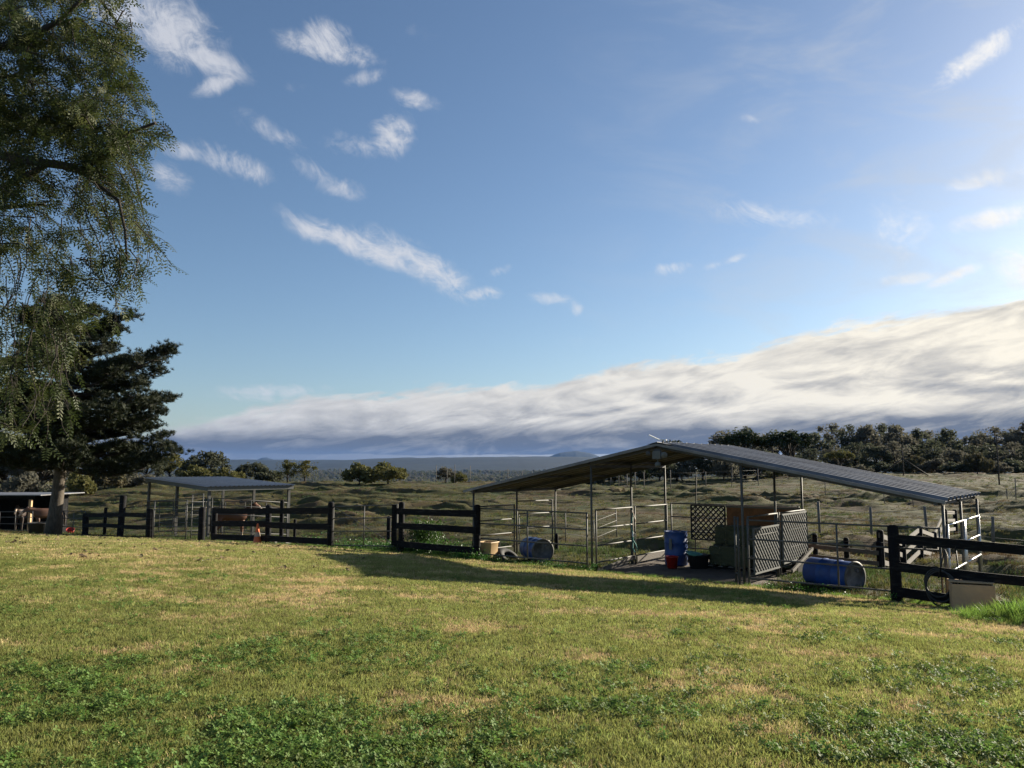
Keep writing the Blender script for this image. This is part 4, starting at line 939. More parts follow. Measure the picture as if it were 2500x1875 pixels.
# ------------------------------------------------------------------ horses (one continuous skinned body each)
def horse(loc, rz, s, mats, label, head_down=0.0, socks=True):
    o = bpy.data.objects.new('horse', None); C.objects.link(o); o.location = loc; o.rotation_euler = (0, 0, rz); o.scale = (s, s, s)
    tag(o, label, 'horse')
    hd = head_down
    J = {'rump': (-.72, 0, 1.22, .25, .27), 'loin': (-.3, 0, 1.25, .25, .28), 'barrel': (.05, 0, 1.17, .27, .32), 'chest': (.42, 0, 1.2, .24, .3), 'neck0': (.68, 0, 1.38, .15, .22), 'neck1': (.92, 0, 1.62 - .5 * hd, .1, .16),
         'poll': (1.08, 0, 1.82 - .95 * hd, .08, .11), 'face': (1.24, 0, 1.7 - 1.02 * hd, .075, .1), 'nose': (1.44, 0, 1.5 - 1.1 * hd, .055, .065), 'lip': (1.5, 0, 1.43 - 1.12 * hd, .045, .05),
         'tail0': (-.95, 0, 1.24, .06, .06)}
    E = [('rump', 'loin'), ('loin', 'barrel'), ('barrel', 'chest'), ('chest', 'neck0'), ('neck0', 'neck1'), ('neck1', 'poll'), ('poll', 'face'), ('face', 'nose'), ('nose', 'lip'), ('rump', 'tail0')]
    for k, y in (('l', .17), ('r', -.17)):
        J['sho' + k] = (.46, y * .8, .98, .12, .15); J['elb' + k] = (.42, y, .8, .085, .1); J['kne' + k] = (.45, y, .46, .055, .06); J['fet' + k] = (.44, y, .12, .04, .042); J['hof' + k] = (.48, y, .03, .06, .05)
        J['hip' + k] = (-.68, y * .9, 1.0, .16, .2); J['sti' + k] = (-.5, y, .82, .11, .13); J['hok' + k] = (-.82, y, .52, .06, .065); J['hfe' + k] = (-.76, y, .13, .042, .045); J['hho' + k] = (-.72, y, .03, .06, .05)
        E += [('chest', 'sho' + k), ('sho' + k, 'elb' + k), ('elb' + k, 'kne' + k), ('kne' + k, 'fet' + k), ('fet' + k, 'hof' + k), ('rump', 'hip' + k), ('hip' + k, 'sti' + k), ('sti' + k, 'hok' + k), ('hok' + k, 'hfe' + k), ('hfe' + k, 'hho' + k)]
        J['ear' + k] = (1.04, y * .32, 1.96 - .95 * hd, .018, .03); E.append(('poll', 'ear' + k))
    names = list(J); me = bpy.data.meshes.new('body'); me.from_pydata([J[n][:3] for n in names], [(names.index(a), names.index(b)) for a, b in E], []); me.update()
    b = bpy.data.objects.new('body', me); C.objects.link(b); md = b.modifiers.new('skin', 'SKIN')
    for i, n in enumerate(names): me.skin_vertices[0].data[i].radius = J[n][3:5]; me.skin_vertices[0].data[i].use_root = n == 'barrel'
    b.modifiers.new('sub', 'SUBSURF').levels = 2; b.modifiers['sub'].render_levels = 2
    dg = bpy.context.evaluated_depsgraph_get(); dg.update(); m2 = bpy.data.meshes.new_from_object(b.evaluated_get(dg)); b.modifiers.clear(); b.data = m2; b.parent = o
    m2.materials.clear()
    for q in mats: m2.materials.append(MATS[q])
    for p in m2.polygons:
        p.use_smooth = True; c = p.center
        p.material_index = 1 if (c.z < .4 and socks and abs(c.x) > .3) else (2 if (c.x > 1.28 and not c.z < .4) else 0)
        if c.z < .07: p.material_index = 3
    t = MB()
    for i in range(46):
        f = i / 45; x = .62 + f * .46; z = 1.58 + f * .36 - hd * (.45 * f + .5 * f * f); l = rng.uniform(.16, .26); sd_ = -1 if i % 3 else 1
        t.add([(x - .02, 0, z), (x + .02, 0, z), (x - .03, sd_ * .13, z - l)], [(0, 1, 2)])
    t.build('mane', 'mane').parent = o
    MB().tube([(-.93, 0, 1.26), (-1.04, 0, 1.15), (-1.07, .02, .9), (-1.05, 0, .55), (-1.03, 0, .4)], [.04, .07, .085, .06, .01], 8).build('tail', 'mane').parent = o
    for sgn in (1, -1):
        MB().lathe((1.2, sgn * .075, 1.74 - 1.0 * hd), [(0, -.018), (.016, -.008), (.018, .006), (0, .018)], 8).build('eye', 'mane').parent = o
    return o
p = SP(2.2, 2.2, 0); p.z = gz(p.x, p.y); horse(p, R_(25), .92, ['horsebay', 'palehair', 'palehair', 'mane'], 'bay horse with white socks inside the small shelter', .1)
p = at(60, HORIZON, 45.0); p.z = gz(p.x, p.y); horse(p, R_(-72), .9, ['horsedark', 'horsedark', 'palehair', 'mane'], 'dark horse with a pale muzzle under the dark shed', .22)
p = line_pt(133, -2.2); horse(p, R_(-140), .85, ['horsechest', 'horsechest', 'palehair', 'mane'], 'chestnut horse behind the black trough by the pine', .3)
#@@PART3

# ------------------------------------------------------------------ trees
mat('leaf_weep', (.034, .044, .012), .6, 0, transl=.35, rnd=.45, spec=.3)
mat('leaf_weep_b', (.058, .062, .018), .6, 0, transl=.35, rnd=.4, spec=.3)
mat('needles', (.026, .042, .014), .7, 0, transl=.12, rnd=.4, spec=.3)
mat('crown_dark', (.055, .064, .04), .8, 0, transl=.45, var=.45, vscale=5, col2=(.08, .085, .055), spec=.2)
mat('crown_grey', (.09, .09, .068), .8, 0, transl=.45, var=.45, vscale=5, col2=(.12, .112, .085), spec=.2)
mat('crown_olive', (.085, .09, .03), .8, 0, transl=.3, var=.45, vscale=5, col2=(.13, .12, .04), spec=.2)
mat('crown_pine', (.022, .034, .013), .8, 0, transl=.15, var=.4, vscale=5, spec=.2)
mat('crown_brown', (.1, .085, .05), .85, 0, transl=.25, var=.4, vscale=5, col2=(.07, .07, .035), spec=.15)
mat('weed', (.05, .12, .02), .5, 0, transl=.35, rnd=.35, spec=.35)

def leaf_quad(t, c, s, r, up=.3, mi=0, asp=.6):
    n = Vector((r.gauss(0, 1), r.gauss(0, 1), r.gauss(0, 1) + up)).normalized(); x = n.orthogonal().normalized(); x = Matrix.Rotation(r.uniform(0, 6.28), 3, n) @ x; y = n.cross(x)
    x = x * s; y = y * s * asp; c = Vector(c)
    t.add([c - x, c + y * .8 - x * .2, c + x, c - y * .8 + x * .15], [(0, 1, 2, 3)], mi)

# --- weeping tree overhanging from the left, trunk outside the picture
WT = Vector((-9.7, 11.3, 0)); WT.z = gz(WT.x, WT.y)
wt = thing('weeping_tree', WT, 'big weeping tree with feathery olive leaves hanging into the upper left', 'tree')
def px_pt(x, y, d): return at(x, y, d)
MB().tube([WT - Vector((0, 0, .2)), WT + Vector((.1, 0, 1.5)), WT + Vector((.0, .1, 3.5)), WT + Vector((.3, .2, 6)), WT + Vector((.5, .1, 8.5)), WT + Vector((.9, .2, 11))], [.42, .33, .29, .23, .16, .06], 12).build('trunk', 'bark', wt)
wtr = list(wt.children)[0]
limbs = [  # height on the trunk, then image waypoints (px, py, depth)
    (7.2, [(-60, 120, 11.2), (20, 112, 11.0), (90, 85, 10.8), (150, 45, 10.6), (230, -30, 10.4)], .085),
    (7.0, [(20, 105, 11.1), (85, 82, 11), (120, 62, 11.1), (190, 45, 11.2), (250, 90, 11.3), (300, 130, 11.4)], .05),
    (6.2, [(-40, 190, 11.6), (40, 185, 11.6), (75, 200, 11.5), (85, 225, 11.5)], .05),
    (4.9, [(-80, 370, 11.2), (0, 380, 11), (90, 395, 10.8), (180, 408, 10.6), (205, 420, 10.6), (240, 382, 10.5), (300, 330, 10.4), (380, 300, 10.2)], .09),
    (4.9, [(120, 400, 10.8), (200, 420, 10.7), (245, 455, 10.6), (290, 490, 10.5), (305, 560, 10.4), (310, 640, 10.4)], .045),
    (4.2, [(-60, 520, 11.6), (0, 508, 11.5), (60, 502, 11.4), (110, 498, 11.3)], .06),
    (5.4, [(60, 300, 11.8), (180, 300, 11.9), (280, 330, 12), (330, 430, 12.1), (350, 520, 12.1)], .04),
    (7.6, [(120, -60, 12.2), (230, -20, 12.2), (290, 60, 12.1), (310, 110, 12.1)], .05)]
t = MB(); starts = []
for h, wp, r0 in limbs:
    pts = [WT + Vector((.2 + h * .03, .1, h))] + [px_pt(*q) for q in wp]
    t.tube(pts, list(np.linspace(r0, max(.012, r0 * .22), len(pts))), 8)
    for i in range(1, len(pts) - 1):
        for f in np.linspace(0, 1, 6)[:-1]: starts.append(pts[i].lerp(pts[i + 1], f))
for az_, h, L in ((150, 5, 4.2), (200, 6.5, 4.5), (250, 5.5, 4), (100, 7.5, 4), (300, 6.8, 3.6), (180, 8.5, 3.5)):  # rest of the crown, out of view
    d = Vector((math.cos(R_(az_)), math.sin(R_(az_)), .25)); p = WT + Vector((.3, .1, h)); t.tube([p, p + d * L * .5 + Vector((0, 0, .3)), p + d * L], [.07, .05, .02], 7)
t.build('limbs', 'barkdark', wtr)
XR = np.array([(-80, 350), (0, 330), (60, 310), (110, 350), (160, 345), (230, 380), (285, 440), (330, 440), (365, 370), (430, 355), (520, 365), (560, 390), (600, 430), (680, 435), (700, 350), (740, 340), (795, 335), (815, 235), (900, 215), (1000, 200), (1090, 175), (1130, 165)])
def xr(y): return np.interp(y, XR[:, 0], XR[:, 1])
def proj(p):
    q = Vector(p) - camo.location; cp, sp_ = math.cos(PITCH), math.sin(PITCH); f = q.y * cp + q.z * sp_; u = -q.y * sp_ + q.z * cp
    return 1250 + FPX * q.x / f, 937.5 - FPX * u / f
LP, LR, LS, LT = [], [], [], []; tw = MB(); rr = random.Random(11)
def twig(p, d, L, rad=.008, dens=1.0, clip=True, side=1):
    step = .09; n = int(L / step); pts = [p.copy()]; p = p.copy(); d = d.normalized()
    for i in range(n):
        d = (d + Vector((rr.gauss(0, .16), rr.gauss(0, .16), -.1 + rr.gauss(0, .08)))).normalized(); p = p + d * step
        if clip:
            x, y = proj(p)
            if x > xr(y) - 12 or y > 1120: break
        pts.append(p.copy())
        if rr.random() < dens:
            for s in ((1, -1) if rr.random() < .5 else ((1,) if rr.random() < .5 else (-1,))):
                out = Vector((d.y, -d.x, 0)) * s + Vector((rr.gauss(0, .4), rr.gauss(0, .4), rr.uniform(-.7, .25))) + d * .6
                e = out.to_track_quat('X', 'Z').to_euler(); LP.append(p); LR.append((e.x + rr.gauss(0, .5), e.y, e.z)); LS.append(rr.uniform(.7, 1.3)); LT.append(0 if rr.random() < .68 else 1)
    if len(pts) > 2: tw.tube(pts, list(np.linspace(rad, rad * .35, len(pts))), 4, caps=False)
for i in range(120):
    s = rr.choice(starts); a = rr.uniform(-1.2, 1.6); twig(s, Vector((math.cos(a) * .9, math.sin(a) * .6 - .1, rr.uniform(-.4, .5))), rr.uniform(.7, 2.2), .008, .5)
for (x, y, d, L, dx) in [(60, 470, 11, 2.9, .1), (110, 520, 10.8, 3.2, .15), (150, 560, 10.7, 2.6, .1), (30, 560, 11.2, 3.0, .1), (85, 640, 11, 2.7, .12), (170, 600, 11, 1.6, .2), (130, 720, 10.9, 2.2, .1), (60, 760, 11, 2.0, .12), (20, 700, 11.2, 1.6, .0), (200, 450, 10.6, 2.0, .2), (250, 500, 10.5, 1.9, .25), (310, 560, 10.4, 1.0, .3), (300, 640, 10.4, 1.2, -.1), (280, 600, 10.5, 1.3, .1), (340, 580, 10.6, .9, .6),
                         (100, 800, 10.9, 1.6, .12), (150, 800, 10.8, 1.5, .15), (75, 830, 11, 1.7, .1), (130, 840, 10.9, 1.6, .1), (180, 820, 10.7, 1.0, .05), (50, 690, 11.1, 2.3, .06), (0, 600, 11.3, 2.2, .0), (110, 880, 10.9, 1.45, .08), (230, 640, 10.6, .9, .1)]:
    p = px_pt(x, y, d)
    for k in range(2): twig(p + Vector((rr.gauss(0, .12), rr.gauss(0, .2), rr.gauss(0, .1))), Vector((dx + rr.gauss(0, .15), rr.gauss(0, .12), -.6)), L * rr.uniform(.75, 1.1), .009, .42)
for (x, y, d, sx, sy, n) in [(60, 270, 11.4, 90, 45, 26), (200, 290, 11, 90, 40, 24), (290, 200, 11.2, 55, 40, 14), (40, 60, 11.3, 50, 40, 12), (60, 430, 11.2, 70, 50, 16), (230, 240, 11, 60, 30, 12), (280, 320, 10.6, 60, 25, 10), (400, 310, 10.3, 35, 18, 6), (130, 790, 10.9, 55, 45, 12), (90, 720, 11, 45, 40, 8), (300, 750, 10.5, 22, 25, 6)]:
    for i in range(n): twig(px_pt(x + rr.gauss(0, sx * .6), y + rr.gauss(0, sy * .6), d + rr.gauss(0, .4)), Vector((rr.gauss(.2, .6), rr.gauss(0, .6), rr.gauss(-.1, .3))), rr.uniform(.35, .8), .005, .72)
clump_n = 0
while clump_n < 430:
    y = rr.uniform(-60, 1085); x = rr.uniform(-60, 1) if rr.random() < .12 else rr.uniform(-20, 440)
    if x > xr(y) - 24: continue
    edge = xr(y) - x; dens_ = .42 + 1.5 * float(fbm(np.array(x / 95.), np.array(y / 80. + 4), 3)) + (.3 if y < 480 else -.06) - (.22 if y > 640 else 0) - (.2 if y > 880 else 0) - (.25 if edge < 60 else 0)
    clump_n += 1
    if rr.random() > dens_: continue
    c = px_pt(x, y, rr.uniform(9.9, 12.4)); lead = Vector((rr.gauss(.15, .5), rr.gauss(0, .5), rr.gauss(-.25, .35))).normalized(); L = rr.uniform(.3, .65)
    tw.tube([c - lead * L, c - lead * L * .4 + Vector((rr.gauss(0, .04), rr.gauss(0, .04), .05)), c], [.011, .008, .004], 4, caps=False)
    for j in range(int(rr.uniform(22, 42))):
        p = c - lead * L * rr.random() + Vector((rr.gauss(0, .06), rr.gauss(0, .06), rr.gauss(0, .05)))
        if proj(p)[0] > xr(y) - 8: continue
        out = lead * .8 + Vector((rr.gauss(0, .8), rr.gauss(0, .8), rr.gauss(-.1, .6))); e = out.to_track_quat('X', 'Z').to_euler(); LP.append(p); LR.append((e.x + rr.gauss(0, .8), e.y, e.z)); LS.append(rr.uniform(.6, 1.25)); LT.append(0 if rr.random() < .72 else 1)
for i in range(45):
    a = rr.uniform(R_(95), R_(300)); q = rr.uniform(.8, 4.2); twig(WT + Vector((math.cos(a) * q, math.sin(a) * q, rr.uniform(4.5, 8.5))), Vector((math.cos(a), math.sin(a), 0)), rr.uniform(1, 2.5), .009, .6, clip=False)
tw.build('twigs', 'barkdark', wt)['kind'] = 'stuff'
def pinnate(mi):
    t = MB(); L = .22; n = 5
    t.add([(0, -.0015, 0), (L, -.001, -.02), (L, .001, -.02), (0, .0015, 0)], [(0, 1, 2, 3)], mi)
    for i in range(n):
        x = .02 + (L - .025) * i / (n - 1); l = .062 * (1 - .5 * abs(i / (n - 1) - .4)); z = -.02 * x / L
        for s in (1, -1): t.add([(x, 0, z), (x + .35 * l - .012, s * l * .5, z + .002), (x + .6 * l, s * l, z - .003), (x + .35 * l + .013, s * l * .5, z)], [(0, 1, 2, 3)], mi)
    return t
scatter_real('crown', ['leaf_weep', 'leaf_weep_b'], [pinnate(0), pinnate(1)], np.array([tuple(p) for p in LP]), np.array(LR), np.array(LS), np.array(LT), wt)

# --- the pine by the fence
PB = line_pt(150, .35); DP = PB.y; pine = thing('pine_tree', PB, 'tall dark pine with layered branches and a sunlit trunk edge', 'tree')
ptop = at(176, 748, DP)
def trunk_at(f): return PB.lerp(ptop, f) + Vector((.12 * math.sin(f * 5), 0, 0))
MB().tube([trunk_at(f) - (Vector((0, 0, .25)) if f == 0 else Vector()) for f in np.linspace(0, 1, 12)], list(np.interp(np.linspace(0, 1, 12), [0, .03, .1, .5, 1], [.38, .33, .28, .18, .03])), 14).build('trunk', 'barklight', pine); ptr = list(pine.children)[0]
RP = np.array([(745, 25), (770, 60), (800, 150), (830, 135), (860, 140), (895, 225), (930, 200), (965, 205), (990, 262), (1020, 215), (1060, 245), (1100, 235), (1140, 245), (1180, 200)]); LPf = np.array([(745, 20), (780, 70), (830, 90), (880, 95), (930, 140), (1000, 130), (1020, 145), (1060, 160), (1120, 165), (1180, 120)])
NP_, NR_, NS_, NT_ = [], [], [], []; lb = MB(); rp = random.Random(21)
layers = [(752, 4), (772, 5), (798, 7), (815, 6), (850, 6), (880, 7), (897, 8), (930, 7), (960, 6), (990, 9), (1012, 7), (1045, 8), (1065, 9), (1095, 8), (1120, 8), (1142, 5)]
for ly, nb in layers:
    f = (1306 - ly) / (1306 - 748.); f = min(max(f, 0), 1); off = rp.uniform(0, 6.28)
    for k in range(nb):
        a = off + 6.283 * k / nb + rp.gauss(0, .25); c = math.cos(a)
        if rp.random() < .16 + (.35 if ly > 1100 and c < .1 else 0): continue
        L = (np.interp(ly, RP[:, 0], RP[:, 1]) * max(c, 0) ** 2 + np.interp(ly, LPf[:, 0], LPf[:, 1]) * max(-c, 0) ** 2 + .8 * (np.interp(ly, RP[:, 0], RP[:, 1]) + np.interp(ly, LPf[:, 0], LPf[:, 1])) / 2 * math.sin(a) ** 2) * DP / FPX * rp.uniform(.78, 1.16)
        dirv = Vector((c, math.sin(a), 0)); b = trunk_at(f) + Vector((0, 0, rp.gauss(0, .12))); sag = -.10 if ly < 900 else -.05 - .05 * (ly > 1080)
        pts = [b + dirv * L * q + Vector((0, 0, L * (sag * math.sin(q * 3.1) + .16 * q * q + (.04 if ly < 820 else -.04 * (ly > 1100)) * q))) for q in np.linspace(0, 1, 7)]
        lb.tube(pts, list(np.linspace(.05 + .012 * L, .012, 7)), 6)
        perp = Vector((-dirv.y, dirv.x, 0)); nc = int(6 + L * 5.2)
        for j in range(nc):
            q = rp.uniform(.28, 1) ** .8; w_ = .2 + .5 * L * .2 * (1.15 - q) * 1.6; side = rp.gauss(0, 1) * w_
            i0 = min(int(q * 6), 5); p = pts[i0].lerp(pts[i0 + 1], q * 6 - i0); e = p + perp * side + Vector((0, 0, abs(rp.gauss(0, .10)) + .08)) + dirv * rp.gauss(.1, .1)
            if abs(side) > .15: lb.tube([p, p.lerp(e, .5) + Vector((0, 0, -.03)), e], [.012, .009, .006], 4, caps=False)
            for m in range(int(rp.uniform(8, 14))):
                z = e + Vector((rp.gauss(0, .2), rp.gauss(0, .2), rp.gauss(.02, .09))); NP_.append(tuple(z)); NR_.append((rp.gauss(0, .5), rp.gauss(0, .5), rp.uniform(0, 6.28))); NS_.append(rp.uniform(.75, 1.25)); NT_.append(rp.randrange(2))
lb.build('limbs', 'barkdark', ptr)
def needle_tuft(seed):
    r = random.Random(seed); t = MB()
    for i in range(30):
        a = r.uniform(0, 6.28); el = math.asin(r.uniform(-.15, 1)); L = r.uniform(.11, .19); d = Vector((math.cos(a) * math.cos(el), math.sin(a) * math.cos(el), math.sin(el))); s = d.orthogonal().normalized() * .009
        t.add([-s, s, d * L + s * .5, d * L - s * .5], [(0, 1, 2, 3)])
    return t
scatter_real('crown', ['needles'], [needle_tuft(1), needle_tuft(2)], np.array(NP_), np.array(NR_), np.array(NS_), np.array(NT_), pine)

# --- background trees: unit models (height 1, crown radius ~.35), copied as individuals
def unit_tree(kind, seed):
    r = random.Random(seed); tr = MB(); cr = MB(); clumps = []
    if kind == 'broad':
        n = 13; th = .32
        for i in range(n):
            a = 2.4 * i + r.uniform(-.4, .4); q = math.sqrt((i + .6) / n) * .3; z = .42 + .48 * (1 - (q / .33) ** 2) * r.uniform(.55, 1) ; clumps.append((Vector((q * math.cos(a), q * math.sin(a), z)), r.uniform(.1, .16)))
        for i in range(5): a = r.uniform(0, 6.28); clumps.append((Vector((.24 * math.cos(a), .24 * math.sin(a), r.uniform(.3, .45))), .1))
        nq, s0, s1 = 130, .022, .045
    elif kind == 'airy':
        th = .4
        for i in range(17): a = r.uniform(0, 6.28); q = r.uniform(.03, .3); clumps.append((Vector((q * math.cos(a), q * math.sin(a), r.uniform(.4, .95) - q * .4)), r.uniform(.06, .1)))
        nq, s0, s1 = 80, .017, .034
    elif kind == 'shrub':
        th = .1
        for i in range(15): a = r.uniform(0, 6.28); q = .46 * math.sqrt(r.random()); clumps.append((Vector((q * math.cos(a), q * math.sin(a), .18 + (.62 - q * .95) * r.uniform(.3, 1))), r.uniform(.14, .22)))
        nq, s0, s1 = 130, .035, .07
    else:  # rounded stone-pine head on a tall stem
        th = .4
        for i in range(18): a = 2.4 * i + r.uniform(-.3, .3); q = math.sqrt((i + .5) / 18) * .33; clumps.append((Vector((q * math.cos(a), q * math.sin(a), .55 + .36 * math.sqrt(max(0, 1 - (q / .37) ** 2)) * r.uniform(.75, 1))), r.uniform(.08, .13)))
        nq, s0, s1 = 130, .02, .038
    tr.tube([(0, 0, -.04), (.008, 0, th * .5), (-.01, .01, th), (.01, 0, .72)], [.028, .022, .018, .006], 8)
    for c, q in clumps:
        st = Vector((0, 0, max(.05, min(th + .1, c.z * .6)) * r.uniform(.8, 1.1))); tr.tube([st, st.lerp(c, .5) + Vector((0, 0, .03)), c], [.012, .008, .003], 5, caps=False)
        for k in range(nq):
            d = Vector((r.gauss(0, 1), r.gauss(0, 1), r.gauss(0, .8))).normalized() * q * (r.random() ** .4); leaf_quad(cr, c + d, r.uniform(s0, s1), r, .5)
    if kind == 'airy':
        for i in range(500): a = r.uniform(0, 6.28); q = r.uniform(.05, .34); leaf_quad(cr, (q * math.cos(a), q * math.sin(a), r.uniform(.3, .95) - q * .3), r.uniform(.014, .028), r, .4)
    V = np.array(cr.v); zm = np.percentile(V[:, 2], 99.7); rm = np.percentile(np.hypot(V[:, 0], V[:, 1]), 98); k = {'broad': .43, 'airy': .38, 'shrub': .6, 'stone': .43}[kind] / rm
    cr.v = [(x * k, y * k, z / zm) for x, y, z in cr.v]; tr.v = [(x * k, y * k, z / zm) for x, y, z in tr.v]
    return tr, cr
UNIT = {}
def tree(kind, seed, m, bottom, h, wpx, label, name='tree', group=None, cat='tree', rot=None, tm='barkdark'):
    key = (kind, seed, m)
    o = bpy.data.objects.new(name, None); C.objects.link(o); o.location = bottom
    rw = {'broad': .43, 'airy': .38, 'shrub': .6, 'stone': .43}[kind]; w = wpx / 2 / FPX * bottom.y / rw
    o.scale = (w, w, h); o.rotation_euler = (0, 0, rot if rot is not None else rng.uniform(0, 6.28)); tag(o, label, cat, group)
    if key not in UNIT:
        tr, cr = unit_tree(kind, seed); a = tr.build('trunk', tm, None); b = cr.build('crown', m, None); UNIT[key] = (a, b); a.parent = o; b.parent = o
    else:
        for src in UNIT[key]:
            c = src.copy(); C.objects.link(c); c.parent = o
    return o
def px_tree(kind, seed, m, px, top, d, wpx, label, **kw):
    b = on(px, d); b.z -= .1; tz = at(px, top, d).z; return tree(kind, seed, m, b, max(tz - b.z, .8), wpx, label, **kw)
ORD = ['first', 'second', 'third', 'fourth', 'fifth', 'sixth', 'seventh', 'eighth', 'ninth', 'tenth', 'eleventh', 'twelfth', 'thirteenth', 'fourteenth', 'fifteenth', 'sixteenth', 'seventeenth', 'eighteenth', 'nineteenth', 'twentieth']
SK = np.array([(1740, 1062), (1790, 1050), (1850, 1046), (1905, 1056), (1950, 1050), (2000, 1046), (2060, 1040), (2120, 1042), (2185, 1028), (2230, 1040), (2270, 1034), (2320, 1060), (2360, 1050), (2420, 1038), (2460, 1048), (2500, 1034), (2600, 1030)])
pxs = [1772, 1812, 1850, 1893, 1940, 1985, 2030, 2072, 2118, 2160, 2195, 2240, 2275, 2318, 2355, 2400, 2432, 2480, 2530, 2575]
for i, px in enumerate(pxs):
    k = ['broad', 'airy', 'airy', 'broad', 'airy'][i % 5]; d = 150 + 14 * math.sin(i * 2.3)
    px_tree(k, 1 + i % 3, ['crown_grey', 'crown_dark', 'crown_grey', 'crown_dark'][i % 4], px, np.interp(px, SK[:, 0], SK[:, 1]) + rng.normal(2, 12), d, rng.uniform(50, 115), '%s skyline tree of the wooded ridge, counted from its left end' % ORD[i], group='trees on the wooded ridge')
fr = [(1790, 1100, 60), (1835, 1108, 70), (1880, 1100, 70), (1985, 1095, 85), (2035, 1092, 80), (2090, 1080, 90), (2140, 1085, 85), (2185, 1078, 90), (2230, 1088, 80), (2280, 1075, 100), (2335, 1095, 80), (2375, 1088, 80), (2425, 1085, 90), (2475, 1080, 90), (2530, 1085, 90)]
for i, (px, top, wpx) in enumerate(fr):
    px_tree(['broad', 'airy'][i % 2], 4 + i % 2, ['crown_dark', 'crown_grey', 'crown_dark'][i % 3], px, top, 122 + 6 * math.sin(i * 1.7), wpx, '%s tree of the lower row below the ridge trees, from the left' % ORD[i], group='lower row of trees on the ridge')
lo = [(2095, 1135, 70), (2160, 1128, 75), (2230, 1112, 75), (2285, 1120, 85), (2330, 1128, 70), (2385, 1105, 80), (2430, 1125, 70), (2470, 1120, 80), (2520, 1118, 80)]
for i, (px, top, wpx) in enumerate(lo):
    px_tree('shrub', 7, ['crown_grey', 'crown_dark', 'crown_brown'][i % 3], px, top, 106 + 4 * math.sin(i), wpx, '%s bush at the foot of the wooded ridge, from the left' % ORD[i], name='bush', cat='bush', group='bushes at the foot of the ridge')
for i, px in enumerate(range(1760, 2580, 46)):
    px_tree('shrub', 7, 'crown_dark', px + rng.normal(0, 6), 1122 + rng.normal(0, 7), 131 + 5 * math.sin(i * 1.3), 92, '%s dark thicket between the trunks of the ridge trees, from the left' % ORD[i], name='thicket', cat='thicket', group='thickets under the ridge trees')
px_tree('stone', 11, 'crown_pine', 1818, 1054, 96, 125, 'round-headed dark pine above the roof, left of the pair', name='stone_pine')
px_tree('stone', 12, 'crown_pine', 1925, 1052, 97, 130, 'round-headed dark pine above the roof, right of the pair', name='stone_pine')
px_tree('stone', 11, 'crown_pine', 1652, 1076, 92, 90, 'dark pine whose top just clears the shelter ridge', name='stone_pine')
px_tree('stone', 12, 'crown_olive', 2052, 1100, 99, 70, 'small round pine standing alone over the roof slope', name='stone_pine')
for i, (px, top, wpx, m) in enumerate(((1440, 1146, 70, 'crown_dark'), (1500, 1135, 80, 'crown_dark'), (1560, 1120, 90, 'crown_pine'), (1610, 1112, 80, 'crown_dark'), (1665, 1120, 90, 'crown_grey'), (1715, 1100, 90, 'crown_dark'), (1765, 1110, 80, 'crown_grey'), (1850, 1120, 90, 'crown_dark'), (1900, 1130, 80, 'crown_olive'), (1960, 1150, 80, 'crown_grey'))):
    px_tree('broad' if i % 2 else 'shrub', 5 if i % 2 else 7, m, px, top, 88 + (i % 3) * 3, wpx, '%s dark tree seen under the shelter roof, from the left' % ORD[i], group='trees behind the shelter')
for kind, seed, m, px, top, d, wpx, lab in (
        ('broad', 1, 'crown_olive', 415, 1104, 92, 80, 'olive tree right of the big pine, behind the small shelter'), ('broad', 2, 'crown_dark', 468, 1112, 96, 60, 'small dark tree between two olive ones left of centre'),
        ('broad', 3, 'crown_dark', 515, 1102, 95, 88, 'dark domed tree above the small shelter roof'), ('shrub', 7, 'crown_olive', 480, 1136, 88, 95, 'yellow-green bush just above the small shelter roof'),
        ('shrub', 8, 'crown_olive', 562, 1143, 88, 75, 'low olive bush above the right half of the small roof'), ('broad', 4, 'crown_dark', 597, 1130, 98, 48, 'narrow dark tree left of the pale pair'),
        ('broad', 5, 'crown_dark', 630, 1128, 99, 50, 'second narrow dark tree left of the pale pair'), ('shrub', 8, 'crown_dark', 655, 1142, 97, 70, 'dark bush below the pale feathery trees'),
        ('airy', 9, 'crown_olive', 703, 1122, 94, 58, 'pale feathery tree, left of the pair on the crest'), ('airy', 10, 'crown_olive', 745, 1124, 94, 64, 'pale feathery tree, right of the pair on the crest'),
        ('shrub', 7, 'crown_olive', 878, 1130, 88, 96, 'olive bush with a rounded top, left of the crest pair'), ('shrub', 8, 'crown_olive', 948, 1130, 87, 128, 'widest sunlit olive bush on the crest'),
        ('broad', 1, 'crown_grey', 1088, 1140, 104, 54, 'small grey-green tree beside the tall fence posts'), ('shrub', 8, 'crown_olive', 1125, 1152, 103, 46, 'little bush right of the tall fence posts'),
        ('broad', 2, 'crown_dark', 12, 1062, 74, 190, 'broad dark tree at the left picture edge behind the shed'), ('broad', 3, 'crown_grey', 105, 1092, 72, 150, 'grey-green tree behind the pine trunk'),
        ('shrub', 7, 'crown_grey', 62, 1150, 62, 120, 'grey shrub above the dark shed roof'), ('shrub', 8, 'crown_brown', 258, 1142, 76, 95, 'brownish rounded shrub under the pine'),
        ('shrub', 7, 'crown_olive', 195, 1150, 70, 80, 'olive shrub right of the pine trunk'), ('shrub', 8, 'crown_grey', 335, 1150, 80, 100, 'grey-green shrub left of the small shelter'),
        ('broad', 1, 'crown_dark', 360, 1096, 86, 90, 'dark tree touching the right side of the pine'), ('shrub', 7, 'crown_dark', 135, 1180, 58, 90, 'low dark shrub left of the pine trunk')):
    px_tree(kind, seed, m, px, top, d, wpx, lab, name='bush' if kind == 'shrub' else 'tree', cat='bush' if kind == 'shrub' else 'tree')

